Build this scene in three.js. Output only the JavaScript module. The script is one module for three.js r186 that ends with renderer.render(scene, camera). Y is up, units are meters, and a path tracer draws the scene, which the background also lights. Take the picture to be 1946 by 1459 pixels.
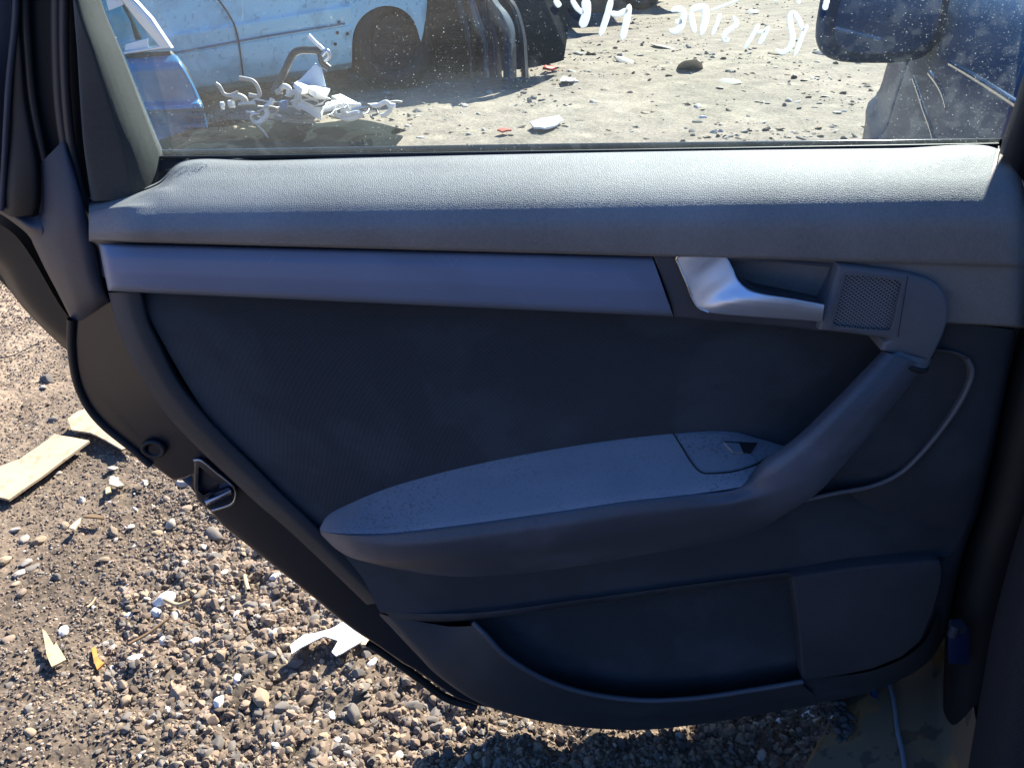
import * as THREE from 'three';
import { mergeGeometries, mergeVertices, toCreasedNormals } from 'three/addons/utils/BufferGeometryUtils.js';
import { FontLoader } from 'three/addons/loaders/FontLoader.js';
import { RoundedBoxGeometry } from 'three/addons/geometries/RoundedBoxGeometry.js';

// ---------------------------------------------------------------- camera, sky, sun, exposure
const scene = new THREE.Scene();
const F = 1527, CX = 973, CY = 729.5, PITCH = THREE.MathUtils.degToRad(30);
const CAM = new THREE.Vector3(0, 1.13, 0.75);
const camera = new THREE.PerspectiveCamera(2 * Math.atan(729.5 / F) * 180 / Math.PI, 1946 / 1459, 0.02, 600);
camera.position.copy(CAM);
camera.rotation.set(-PITCH, 0, 0);
const SUN = new THREE.Vector3(0.58, 1.0, -1.0).normalize();
const EXPOSURE = 3.05;
const sun = new THREE.DirectionalLight(new THREE.Color(1.0, 0.93, 0.82), 5);
sun.position.copy(SUN).multiplyScalar(30); sun.castShadow = true;
sun.shadow.mapSize.set(4096, 4096);
Object.assign(sun.shadow.camera, { left: -16, right: 16, top: 16, bottom: -16, near: 1, far: 70 });
scene.add(sun, sun.target);
{ // computed clear blue sky
  const W = 256, Hh = 128, d = new Float32Array(W * Hh * 4), v = new THREE.Vector3();
  for (let j = 0; j < Hh; j++) for (let i = 0; i < W; i++) {
    const ph = (i + 0.5) / W * 2 * Math.PI - Math.PI, th = ((j + 0.5) / Hh - 0.5) * Math.PI;
    v.set(Math.cos(th) * Math.cos(ph), Math.sin(th), Math.cos(th) * Math.sin(ph));
    const up = Math.max(v.y, 0), k = Math.pow(1 - up, 3.2), c = Math.max(v.dot(SUN), 0);
    const g = 0.5 * Math.pow(c, 8) + 1.1 * Math.pow(c, 60);
    let r = 0.034 + 0.08 * k + 0.45 * g, gg = 0.096 + 0.12 * k + 0.44 * g, b = 0.275 + 0.13 * k + 0.40 * g;
    if (v.y < 0) { r = 0.13; gg = 0.12; b = 0.1; }
    d.set([r, gg, b, 1], (j * W + i) * 4);
  }
  const sky = new THREE.DataTexture(d, W, Hh, THREE.RGBAFormat, THREE.FloatType);
  sky.mapping = THREE.EquirectangularReflectionMapping; sky.magFilter = sky.minFilter = THREE.LinearFilter;
  sky.needsUpdate = true;
  scene.background = sky; scene.environment = sky;
}

// ---------------------------------------------------------------- helpers
const V3 = (x, y, z) => new THREE.Vector3(x, y, z);
let seed = 12345;
const rnd = () => { seed |= 0; seed = seed + 0x6D2B79F5 | 0; let t = Math.imul(seed ^ seed >>> 15, 1 | seed); t = t + Math.imul(t ^ t >>> 7, 61 | t) ^ t; return ((t ^ t >>> 14) >>> 0) / 4294967296; };
const rr = (a, b) => a + (b - a) * rnd();
const hash2 = (x, y) => { let h = Math.imul(x | 0, 374761393) + Math.imul(y | 0, 668265263) | 0; h = Math.imul(h ^ h >>> 13, 1274126177); return ((h ^ h >>> 16) >>> 0) / 4294967296; };
const vnoise = (x, y) => { const i = Math.floor(x), j = Math.floor(y), f = x - i, g = y - j, u = f * f * (3 - 2 * f), w = g * g * (3 - 2 * g);
  return (hash2(i, j) * (1 - u) + hash2(i + 1, j) * u) * (1 - w) + (hash2(i, j + 1) * (1 - u) + hash2(i + 1, j + 1) * u) * w; };
const fbm = (x, y, o = 4) => { let a = 0.5, s = 0, n = 0; for (let k = 0; k < o; k++) { s += a * vnoise(x, y); n += a; a *= 0.5; x = x * 2.03 + 17.7; y = y * 2.03 + 9.1; } return s / n; };
const sstep = (a, b, x) => { const t = Math.min(1, Math.max(0, (x - a) / (b - a))); return t * t * (3 - 2 * t); };

const cp = Math.cos(PITCH), sp = Math.sin(PITCH);
const ray = (px, py) => { const x = (px - CX) / F, y = (CY - py) / F; return V3(x, -sp + y * cp, -cp - y * sp); };   // sight lines used to measure the real planes of the place
const P = (px, py, z = 0) => { const d = ray(px, py); return CAM.clone().addScaledVector(d, (z - CAM.z) / d.z); };
const G = (px, py, y = 0) => { const d = ray(px, py); return CAM.clone().addScaledVector(d, (y - CAM.y) / d.y); };
const PL = (px, py, pt, n) => { const d = ray(px, py); return CAM.clone().addScaledVector(d, pt.clone().sub(CAM).dot(n) / d.dot(n)); };

const used = {};
const numbered = (n) => { const k = used[n] = (used[n] ?? -1) + 1; return k ? n + '_' + String(k).padStart(3, '0') : n; };
const baseOf = new WeakMap();
function shadowed(m) { m.castShadow = true; m.receiveShadow = true; return m; }
function thing(name, label, category, base = V3(0, 0, 0), group) {
  const o = new THREE.Group(); o.name = numbered(name); o.position.copy(base); baseOf.set(o, base);
  o.userData = { label, category, kind: 'thing' }; if (group) o.userData.group = group;
  scene.add(o); return o;
}
function obj(name, geos, material, parent = scene, label) {
  const list = Array.isArray(geos) ? geos : [geos];
  let g = list.length === 1 ? list[0] : mergeGeometries(list.map((q) => { let h = q.index ? q.toNonIndexed() : q; for (const a of Object.keys(h.attributes)) if (!['position', 'normal', 'uv'].includes(a)) h.deleteAttribute(a); return h; }));
  const b = baseOf.get(parent);
  if (b) g.translate(-b.x, -b.y, -b.z);
  const m = shadowed(new THREE.Mesh(g, material)); m.name = name; parent.add(m);
  if (b) baseOf.set(m, b);
  if (label) m.userData.label = label;
  return m;
}
// a surface through a few curves; rows are lists of Vector3 or [px, py, z]
const asV = (p, z) => p.isVector3 ? p : P(p[0], p[1], p[2] ?? z ?? 0);
function loft(rows, nu = 40, nv = 6, opt = {}) {
  const cs = rows.map((r) => { const pts = r.map((p) => asV(p, opt.z)); if (pts.length === 2) pts.splice(1, 0, pts[0].clone().lerp(pts[1], 0.5));
    const c = new THREE.CatmullRomCurve3(pts, !!opt.closeU, 'centripetal'); c.arcLengthDivisions = 300;
    return opt.param ? Array.from({ length: nu + 1 }, (_, i) => c.getPoint(i / nu)) : c.getSpacedPoints(nu); });
  const N = (rows.length - 1) * nv, pos = [], uv = [], idx = [], grid = [];
  for (let i = 0; i <= nu; i++) {
    const col = cs.map((c) => c[i]);
    let out;
    if (opt.linear || rows.length === 2) { out = []; for (let j = 0; j <= N; j++) { const t = Math.min(j / nv, rows.length - 1 - 1e-9), k = Math.floor(t); out.push(col[k].clone().lerp(col[k + 1], t - k)); } }
    else { const c = new THREE.CatmullRomCurve3(col, false, 'catmullrom', opt.tension ?? 0.4); out = Array.from({ length: N + 1 }, (_, j) => c.getPoint(j / N)); }
    if (opt.shift) out.forEach((p, j) => opt.shift(p, i / nu, j / N));
    grid.push(out);
  }
  const mid = grid[nu >> 1]; const vv = [0]; for (let j = 1; j <= N; j++) vv.push(vv[j - 1] + mid[j].distanceTo(mid[j - 1]));
  const mr = grid.map((c) => c[N >> 1]); const uu = [0]; for (let i = 1; i <= nu; i++) uu.push(uu[i - 1] + mr[i].distanceTo(mr[i - 1]));
  for (let i = 0; i <= nu; i++) for (let j = 0; j <= N; j++) { const p = grid[i][j]; pos.push(p.x, p.y, p.z); uv.push(uu[i], vv[j]); }
  for (let i = 0; i < nu; i++) for (let j = 0; j < N; j++) { const a = i * (N + 1) + j, b = a + N + 1; idx.push(a, b, a + 1, b, b + 1, a + 1); }
  const g = new THREE.BufferGeometry();
  g.setAttribute('position', new THREE.Float32BufferAttribute(pos, 3)); g.setAttribute('uv', new THREE.Float32BufferAttribute(uv, 2)); g.setIndex(idx);
  g.computeVertexNormals();
  if (opt.closeU) { const n = g.attributes.normal; for (let j = 0; j <= N; j++) { const a = j, b = nu * (N + 1) + j; const x = n.getX(a) + n.getX(b), y = n.getY(a) + n.getY(b), z = n.getZ(a) + n.getZ(b), l = Math.hypot(x, y, z) || 1; n.setXYZ(a, x / l, y / l, z / l); n.setXYZ(b, x / l, y / l, z / l); } }
  return g;
}
// a plate parallel to the door with a rounded edge; its front lies at z0
function plate(outline, z0, depth, bevel = 0.002, opt = {}) {
  const toS = (o, sm) => { let pts = o.map((p) => { const v = asV(p, z0); return new THREE.Vector2(v.x, v.y); });
    if (sm) { const c = new THREE.CatmullRomCurve3(pts.map((p) => V3(p.x, p.y, 0)), true, 'centripetal'); pts = c.getSpacedPoints(opt.n ?? 120).slice(0, -1).map((p) => new THREE.Vector2(p.x, p.y)); }
    return pts; };
  const s = new THREE.Shape(toS(outline, opt.smooth));
  for (const h of opt.holes ?? []) s.holes.push(new THREE.Path(toS(h, opt.smoothHoles)));
  let g = new THREE.ExtrudeGeometry(s, { depth: Math.max(depth - 2 * bevel, 1e-4), bevelEnabled: bevel > 0, bevelThickness: bevel, bevelSize: bevel, bevelOffset: -bevel, bevelSegments: 3, curveSegments: 6 });
  g.translate(0, 0, z0 - depth + bevel);
  return toCreasedNormals(g, 0.7);
}
function tube(pts, radius, opt = {}) {
  const c = new THREE.CatmullRomCurve3(pts.map((p) => asV(p, opt.z)), !!opt.closed, opt.type ?? 'centripetal');
  return new THREE.TubeGeometry(c, opt.n ?? 60, radius, opt.m ?? 10, !!opt.closed);
}
function bar(a, b, w, h) { // box between two points
  const l = a.distanceTo(b), g = new THREE.BoxGeometry(w, h, l), m = new THREE.Matrix4().lookAt(a, b, V3(0, 1, 0.001));
  g.applyMatrix4(m); const c = a.clone().lerp(b, 0.5); return g.translate(c.x, c.y, c.z);
}

// ---------------------------------------------------------------- textures
function dataTex(w, h, fn, srgb, metres, metresV) {
  const d = new Uint8Array(w * h * 4);
  for (let j = 0; j < h; j++) for (let i = 0; i < w; i++) { const c = fn(i, j); for (let k = 0; k < 3; k++) d[(j * w + i) * 4 + k] = Math.max(0, Math.min(255, Math.round(255 * (c.length ? c[k] : c)))); d[(j * w + i) * 4 + 3] = 255; }
  const t = new THREE.DataTexture(d, w, h); t.magFilter = THREE.LinearFilter; t.minFilter = THREE.LinearMipmapLinearFilter; t.generateMipmaps = true;
  t.wrapS = t.wrapT = THREE.RepeatWrapping; if (srgb) t.colorSpace = THREE.SRGBColorSpace;
  if (metres) t.repeat.set(1 / metres, 1 / (metresV ?? metres)); t.needsUpdate = true; return t;
}
const per = (x, y, n, s = 0) => { const m = (a) => ((a % n) + n) % n; const i = Math.floor(x), j = Math.floor(y), f = x - i, g = y - j, u = f * f * (3 - 2 * f), w = g * g * (3 - 2 * g); const h = (a, b) => hash2(m(a) + s * 131, m(b) + s * 57);
  return (h(i, j) * (1 - u) + h(i + 1, j) * u) * (1 - w) + (h(i, j + 1) * (1 - u) + h(i + 1, j + 1) * u) * w; };
const perF = (u, v, n, o, s = 0) => { let a = 0.5, r = 0, q = 0; for (let k = 0; k < o; k++) { r += a * per(u * n, v * n, n, s + k); q += a; a *= 0.5; n *= 2; } return r / q; };
function worley(S, n, metres) {
  const m = (a) => ((a % n) + n) % n;
  return dataTex(S, S, (i, j) => { const x = i / S * n, y = j / S * n, a = Math.floor(x), b = Math.floor(y); let d1 = 9, d2 = 9;
    for (let p = -1; p <= 1; p++) for (let q = -1; q <= 1; q++) { const cx = a + p + hash2(m(a + p) + 900, m(b + q)), cy = b + q + hash2(m(a + p), m(b + q) + 700), d = Math.hypot(cx - x, cy - y); if (d < d1) { d2 = d1; d1 = d; } else if (d < d2) d2 = d; }
    return 0.75 * sstep(0.0, 0.35, d2 - d1) + 0.25 * perF(i / S, j / S, 24, 2, 3); }, false, metres);
}
const grainTex = worley(512, 44, 0.085);
const grainFine = worley(512, 56, 0.06);
const weaveTex = dataTex(64, 64, (i, j) => { const u = i / 64 * 2 * Math.PI, v = j / 64 * 2 * Math.PI; return 0.5 + 0.25 * (Math.cos(u) * Math.cos(v)) + 0.25 * Math.cos(u + v) * 0.5; }, false, 0.0054);
const mottle = dataTex(512, 512, (i, j) => { const u = i / 512, v = j / 512; const a = perF(u, v, 5, 6, 11); return 0.72 + 0.45 * (a - 0.5) + 0.16 * (per(u * 256, v * 256, 256, 5) - 0.5); }, false, 0.4);
const armMap = dataTex(1024, 1024, (i, j) => { const u = i / 1024, v = j / 1024; let c = 0.86 + 0.22 * (perF(u, v, 8, 5, 21) - 0.5);
  const spots = sstep(0.60, 0.72, perF(u, v, 210, 2, 33)) * (0.35 + 0.65 * sstep(0.4, 0.6, perF(u, v, 4, 3, 8))); c *= 1 - 0.34 * spots; c += 0.4 * sstep(0.93, 0.97, per(u * 300, v * 300, 300, 77)); return c; }, false, 0.42);
const stripMap = (() => { const S = 1024, a = new Float32Array(S * S).fill(0); let sd = 5;
  const r = () => (sd = (sd * 16807) % 2147483647) / 2147483647;
  for (let k = 0; k < 420; k++) { let x = r() * S, y = r() * S, t = r() * 6.28; const cl = r() < 0.55 ? 0.3 : 1; if (cl < 1) { x = 560 + r() * 440; } const n = 6 + r() * 26, w = (r() - 0.5) * 0.22, s = 0.15 + r() * 0.4;
    for (let q = 0; q < n; q++) { x += Math.cos(t); y += Math.sin(t) * 1; t += w; const i = (Math.round(x) % S + S) % S, j = (Math.round(y) % S + S) % S; a[j * S + i] = Math.max(a[j * S + i], s); } }
  return dataTex(S, S, (i, j) => { const u = i / S, v = j / S; return 0.8 + 0.22 * (perF(u, v, 4, 5, 61) - 0.5) + 0.8 * a[j * S + i] - 0.12 * sstep(0.6, 0.75, perF(u, v, 6, 3, 9)); }, false, 0.62); })();
const scuff = (() => { const S = 1024, a = new Float32Array(S * S); let sd = 991; const r = () => (sd = (sd * 16807) % 2147483647) / 2147483647;
  for (let k = 0; k < 500; k++) { let x = r() * S, y = r() * S, t = r() * 6.28; const n = 5 + r() * 40, w = (r() - 0.5) * 0.12, q = 0.06 + 0.3 * r() * r(); for (let m = 0; m < n; m++) { x += Math.cos(t); y += Math.sin(t); t += w; a[((Math.round(y) % S + S) % S) * S + (Math.round(x) % S + S) % S] = q; } }
  for (let k = 0; k < 2600; k++) a[Math.floor(r() * S) * S + Math.floor(r() * S)] = 0.15 + 0.6 * r() * r();
  return dataTex(S, S, (i, j) => { const u = i / S, v = j / S; return 0.66 + 0.5 * (perF(u, v, 3, 6, 111) - 0.5) + 0.22 * sstep(0.52, 0.7, perF(u, v, 7, 5, 113)) + 0.1 * (per(u * 400, v * 400, 400, 5) - 0.5) + 0.45 * a[j * S + i]; }, false, 0.55); })();
const soilTex = dataTex(1024, 1024, (i, j) => { const u = i / 1024, v = j / 1024; const a = perF(u, v, 6, 7, 41), b = per(u * 200, v * 200, 200, 42), c = perF(u, v, 60, 3, 43);
  let k = 0.62 + 0.7 * (a - 0.5) + 0.55 * (c - 0.5) + 0.25 * (b - 0.5); const pale = sstep(0.78, 0.9, per(u * 170, v * 170, 170, 44)) * 0.45;
  return [k + pale, k * 0.985 + pale, k * 0.96 + pale * 0.95]; }, false, 0.9);
const soilBump = dataTex(1024, 1024, (i, j) => { const u = i / 1024, v = j / 1024; return 0.5 * perF(u, v, 40, 5, 51) + 0.5 * perF(u, v, 120, 3, 52); }, false, 0.9);
const rustMap = dataTex(512, 512, (i, j) => { const u = i / 512, v = j / 512, a = perF(u, v, 5, 6, 71), b = sstep(0.45, 0.62, a), c = sstep(0.62, 0.7, perF(u, v, 18, 3, 72)); return [0.28 + 0.22 * b - 0.12 * c, 0.25 + 0.08 * b - 0.1 * c, 0.22 - 0.03 * b - 0.08 * c]; }, false, 0.4);

// ---------------------------------------------------------------- materials (linear base colours)
const C = (r, g, b) => new THREE.Color().setRGB(r, g, b);
const mat = (c, rough, o = {}) => new THREE.MeshPhysicalMaterial({ color: C(...c), roughness: rough, ...o });
const M = {
  trim: mat([0.25, 0.245, 0.245], 0.7, { ior: 1.9, bumpMap: grainTex, bumpScale: 0.00026, map: mottle }),
  panel: mat([0.047, 0.058, 0.072], 0.6, { bumpMap: grainFine, bumpScale: 0.0003, map: scuff }),  // teal tint in panel and fabric imitates lens haze
  fabric: mat([0.044, 0.055, 0.068], 0.95, { bumpMap: weaveTex, bumpScale: 0.0004, map: scuff }),
  strip: mat([0.185, 0.24, 0.37], 0.42, { map: stripMap }),
  base: mat([0.085, 0.09, 0.11], 0.5, { map: scuff }),
  housing: mat([0.14, 0.15, 0.175], 0.55, { map: stripMap, bumpMap: grainFine, bumpScale: 0.0001 }),
  cup: mat([0.03, 0.032, 0.036], 0.55),
  wire: mat([0.2, 0.21, 0.235], 0.5),
  dark: mat([0.012, 0.012, 0.014], 0.7),
  pull: mat([0.125, 0.142, 0.18], 0.45, { map: scuff, bumpMap: grainFine, bumpScale: 0.00012 }),
  arm: mat([0.29, 0.305, 0.35], 0.52, { map: armMap, bumpMap: grainFine, bumpScale: 0.0002 }),
  silver: mat([0.74, 0.82, 0.92], 0.44, { metalness: 0.7, map: dataTex(256, 256, (i, j) => 0.9 + 0.14 * (perF(i / 256, j / 256, 8, 5, 91) - 0.5), false, 0.1) }),
  lip: mat([0.095, 0.11, 0.14], 0.5, { map: mottle }),
  paint: mat([0.01, 0.04, 0.1], 0.38, { specularIntensity: 0.14 }),
  paintDull: mat([0.007, 0.011, 0.018], 0.42, { clearcoat: 0.4, clearcoatRoughness: 0.2 }),
  paintBlue: mat([0.008, 0.02, 0.07], 0.5),
  rubber: mat([0.013, 0.013, 0.014], 0.55),
  jamb: mat([0.05, 0.058, 0.085], 0.5, { map: mottle }),
  jambDark: mat([0.016, 0.016, 0.018], 0.6, { map: mottle }),
  felt: mat([0.05, 0.053, 0.05], 0.8, { map: mottle, sheen: 1, sheenRoughness: 0.5, sheenColor: C(0.5, 0.55, 0.5), bumpMap: grainFine, bumpScale: 0.0002 }),
  gloss: mat([0.01, 0.012, 0.014], 0.12),
  glass: mat([0.91, 0.98, 0.99], 0.0, { transmission: 1, thickness: 0, ior: 1.5 }),
  white: mat([0.82, 0.83, 0.83], 0.6),
  ink: mat([0.02, 0.025, 0.025], 0.7),
  marker: mat([0.85, 0.85, 0.87], 0.9, { transmission: 0.45, thickness: 0 }),
};

// ---------------------------------------------------------------- ground
function coarseAt(x, z) { return sstep(-1.0, -0.55, x + 0.35 * (fbm(x * 2.5 + 3, z * 2.5 + 1, 3) - 0.5) - 0.12 * (z + 0.5)) * (0.55 + 0.45 * sstep(0.35, 0.6, fbm(x * 3 + 7, z * 3, 3))); }
function gh(x, z) {
  const near = 1 - sstep(2.2, 4.5, -z);
  const smooth = 1 - coarseAt(x, z);
  let h = 0.03 * (fbm(x * 0.9 + 5, z * 0.9 + 3, 3) - 0.5) + 0.012 * (fbm(x * 4, z * 4, 3) - 0.5);
  const c = fbm(x * 11 + 40, z * 11, 3);
  h += near * (1 - 0.75 * smooth) * (0.042 * (c - 0.5) + 0.030 * (fbm(x * 38, z * 38 + 9, 3) - 0.5)) + (1 - near) * (0.02 * (fbm(x * 7, z * 7, 3) - 0.5));
  if (near > 0) h += near * 0.009 * (fbm(x * 120, z * 120, 2) - 0.5);
  return h;
}
const axis = (lo, hi, step, far, grow) => { const a = []; for (let v = lo; v <= hi + 1e-9; v += step) a.push(v); let s = step; for (let v = hi + s; v < far; s *= grow, v += s) a.push(v); a.push(far); s = step; const b = []; for (let v = lo - s; v > -far; s *= grow, v -= s) b.push(v); b.push(-far); return b.reverse().concat(a); };
let ground;
{
  const xs = axis(-2.3, 0.75, 0.008, 260, 1.13), zs = axis(-2.5, 0.15, 0.008, 260, 1.045);
  const nx = xs.length, nz = zs.length, pos = new Float32Array(nx * nz * 3), uv = new Float32Array(nx * nz * 2), col = new Float32Array(nx * nz * 3), idx = new Uint32Array((nx - 1) * (nz - 1) * 6);
  let q = 0;
  for (let j = 0; j < nz; j++) for (let i = 0; i < nx; i++) {
    const x = xs[i], z = zs[j], k = j * nx + i, far = Math.hypot(x, z);
    pos.set([x, far < 40 ? gh(x, z) : 0, z], k * 3); uv.set([x, -z], k * 2);
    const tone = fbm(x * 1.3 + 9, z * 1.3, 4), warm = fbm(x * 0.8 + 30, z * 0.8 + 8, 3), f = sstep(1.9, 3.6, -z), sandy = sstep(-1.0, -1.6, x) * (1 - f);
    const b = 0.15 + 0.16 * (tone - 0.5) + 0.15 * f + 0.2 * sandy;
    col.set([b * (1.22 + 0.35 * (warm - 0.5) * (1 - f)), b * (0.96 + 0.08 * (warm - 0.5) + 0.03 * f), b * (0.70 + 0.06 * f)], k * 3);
    if (i < nx - 1 && j < nz - 1) { idx.set([k, k + nx, k + 1, k + 1, k + nx, k + nx + 1], q); q += 6; }
  }
  const g = new THREE.BufferGeometry();
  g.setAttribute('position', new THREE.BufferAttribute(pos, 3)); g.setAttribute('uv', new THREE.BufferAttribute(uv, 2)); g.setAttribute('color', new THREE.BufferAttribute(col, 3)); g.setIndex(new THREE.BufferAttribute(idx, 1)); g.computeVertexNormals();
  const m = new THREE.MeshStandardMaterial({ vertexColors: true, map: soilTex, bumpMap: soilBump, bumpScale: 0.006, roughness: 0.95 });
  ground = shadowed(new THREE.Mesh(g, m)); ground.name = 'ground'; ground.userData = { kind: 'structure', label: 'trampled brown dirt ground of the yard strewn with stones and scrap' };
  scene.add(ground);
}
// stones
const stoneGeos = Array.from({ length: 7 }, (_, k) => {
  let g = mergeVertices(new THREE.IcosahedronGeometry(1, 2).deleteAttribute('uv').deleteAttribute('normal'));
  const p = g.attributes.position, fl = [0.7, 0.55, 0.8, 0.45, 0.62, 0.75, 0.3][k];
  const cuts = Array.from({ length: 9 }, () => V3(rr(-1, 1), rr(-1, 1), rr(-1, 1)).normalize().multiplyScalar(rr(0.6, 0.85)));
  for (let i = 0; i < p.count; i++) { const v = V3(p.getX(i), p.getY(i), p.getZ(i));
    for (const c of cuts) { const l = c.length(), n = c.clone().divideScalar(l), o = v.dot(n) - l; if (o > 0) v.addScaledVector(n, -o * 0.88); }
    v.multiplyScalar(1 + 0.08 * (hash2(i * 7, k) - 0.5)); p.setXYZ(i, v.x * 1.15, v.y * fl, v.z * 0.9); }
  g.computeVertexNormals(); return k % 2 ? g : toCreasedNormals(g, 0.5);
});
for (let k = 0; k < 2; k++) { // soft crumbled clods
  const g = mergeVertices(new THREE.IcosahedronGeometry(1, 3).deleteAttribute('uv').deleteAttribute('normal')), p = g.attributes.position;
  for (let i = 0; i < p.count; i++) { const x = p.getX(i), y = p.getY(i), z = p.getZ(i), s = 0.35 + 1.3 * fbm(x * 2.6 + 20 + k * 40 + z * 1.3, y * 1.9 + 20 - z * 1.7, 4); p.setXYZ(i, x * s * 1.1, y * s * 0.8, z * s); }
  const cuts = Array.from({ length: 8 }, () => V3(rr(-1, 1), rr(-1, 1), rr(-1, 1)).normalize().multiplyScalar(rr(0.45, 0.75)));
  for (let i = 0; i < p.count; i++) { const v = V3(p.getX(i), p.getY(i), p.getZ(i)); for (const c of cuts) { const l = c.length(), n = c.clone().divideScalar(l), o = v.dot(n) - l; if (o > 0) v.addScaledVector(n, -o * 0.85); } p.setXYZ(i, v.x, v.y, v.z); }
  g.computeVertexNormals(); stoneGeos.push(toCreasedNormals(g, 0.45)); }
const stoneTone = (kind) => { const v = rr(0.75, 1.25);
  if (kind === 'white') return C(0.66 * v ** 0.3, 0.64 * v ** 0.3, 0.6 * v ** 0.3);
  if (kind === 'pale') return C(0.42 * v, 0.38 * v, 0.32 * v);
  if (kind === 'tan') return C(0.28 * v, 0.215 * v, 0.145 * v);
  if (kind === 'grey') return C(0.17 * v, 0.152 * v, 0.132 * v);
  const q = v * v; return C(0.19 * q, 0.143 * q, 0.105 * q); };
const stoneMats = {}; for (const k of ['white', 'pale', 'tan', 'grey', 'brown']) stoneMats[k] = [0, 1, 2].map(() => new THREE.MeshStandardMaterial({ color: stoneTone(k), roughness: 0.88, bumpMap: soilBump, bumpScale: 0.002 }));
function stone(px, py, rpx, kind, fl = 1, lift = 0) {
  const g = G(px, py, lift), r = rpx * g.distanceTo(CAM) / F;
  const m = shadowed(new THREE.Mesh(stoneGeos[Math.floor(rnd() * 6)], stoneMats[kind][Math.floor(rnd() * 3)])); m.name = numbered('stone');
  m.position.set(g.x, gh(g.x, g.z) + lift + r * 0.25 * fl, g.z); m.rotation.set(rr(-0.3, 0.3), rr(0, 6.3), rr(-0.3, 0.3)); m.scale.set(r * rr(0.9, 1.2), r * fl, r * rr(0.8, 1.05)); ground.add(m);
}
for (const [x, y, r, k] of [[314, 1147, 16, 'white'], [296, 1165, 12, 'white'], [334, 1173, 13, 'pale'], [312, 1222, 11, 'white'], [371, 1226, 10, 'white'], [260, 1260, 11, 'white'], [505, 1157, 10, 'white'], [454, 1173, 12, 'white'], [524, 1104, 10, 'white'], [425, 1091, 10, 'white'], [121, 1200, 10, 'white'], [72, 1028, 11, 'tan'], [43, 1026, 9, 'pale'],
  [420, 1344, 13, 'white'], [452, 1301, 10, 'white'], [540, 1349, 13, 'grey'], [497, 1333, 17, 'tan'], [318, 1350, 6, 'white'], [644, 1414, 10, 'white'], [524, 1421, 8, 'white'], [556, 1118, 9, 'pale'], [673, 1367, 15, 'grey'], [653, 1301, 7, 'white'], [406, 1012, 16, 'grey'], [276, 920, 9, 'pale'], [346, 920, 12, 'pale'], [108, 1098, 8, 'grey'],
  [9, 1066, 11, 'tan'], [122, 999, 8, 'tan'], [325, 996, 11, 'pale'], [248, 1003, 8, 'pale'], [708, 1269, 10, 'white'], [631, 1361, 8, 'white'], [758, 1431, 14, 'pale'], [864, 1341, 8, 'pale'], [595, 1180, 11, 'grey'], [520, 1120, 9, 'grey'], [470, 1250, 10, 'grey'], [585, 1330, 14, 'brown'], [820, 1370, 12, 'grey'], [780, 1340, 13, 'grey'], [690, 1320, 14, 'grey'],
  [90, 720, 12, 'grey'], [82, 735, 7, 'pale'], [100, 795, 7, 'grey'], [45, 770, 6, 'brown'], [380, 1130, 12, 'grey'], [345, 1100, 11, 'grey'], [490, 1040, 12, 'grey'], [410, 1060, 14, 'grey'], [155, 950, 8, 'pale'], [300, 1010, 8, 'tan'], [210, 1230, 8, 'pale'], [170, 1340, 9, 'tan'], [60, 1400, 9, 'tan'], [230, 1390, 7, 'tan'], [350, 1410, 8, 'tan'], [440, 1420, 9, 'grey'], [600, 1440, 11, 'grey'],
  [880, 1400, 9, 'pale'], [850, 1440, 10, 'grey'], [1180, 1420, 10, 'grey'], [1290, 1410, 8, 'pale'], [1420, 1400, 8, 'grey'], [1330, 1440, 9, 'grey'], [1480, 1372, 7, 'white'], [1230, 1398, 6, 'grey']]) stone(x, y, r, k);
for (let k = 0; k < 70; k++) { const x = rr(0, 900), y = rr(880, 1455); if (x > 330 + (y - 880) * 1.0) continue; stone(x, y, rr(6, 11), ['grey', 'brown', 'brown', 'tan', 'pale'][Math.floor(rnd() * 5)]); }
for (const [x, y, r, k, f] of [[1090, 155, 9, 'white', 0.5], [1310, 132, 34, 'pale', 0.13], [1385, 155, 24, 'pale', 0.2], [1260, 90, 22, 'pale', 0.16], [1100, 105, 10, 'pale', 0.5], [1000, 130, 8, 'pale', 0.5], [1190, 118, 20, 'pale', 0.3], [1335, 222, 7, 'white', 0.8], [1325, 205, 10, 'pale', 0.4], [1560, 100, 16, 'pale', 0.4], [1430, 25, 14, 'pale', 0.5],
  [1200, 55, 10, 'tan', 0.5], [1450, 235, 8, 'pale', 0.5], [1500, 190, 8, 'pale', 0.5], [930, 175, 8, 'pale', 0.6], [880, 200, 7, 'pale', 0.6], [800, 260, 8, 'pale', 0.5], [1590, 215, 9, 'pale', 0.5], [1470, 100, 12, 'tan', 0.3], [1225, 215, 8, 'tan', 0.4], [1150, 170, 10, 'tan', 0.3], [1030, 190, 9, 'grey', 0.4], [650, 250, 9, 'tan', 0.5], [575, 262, 8, 'tan', 0.4], [470, 262, 9, 'tan', 0.4], [1780, 30, 10, 'white', 0.5]]) stone(x, y, r, k, f);
for (let k = 0; k < 60; k++) { const x = rr(740, 1600), y = 20 + 250 * Math.sqrt(rnd()); stone(x, y, rr(4, 8), ['pale', 'tan', 'grey', 'pale'][Math.floor(rnd() * 4)], rr(0.25, 0.7)); }
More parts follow.
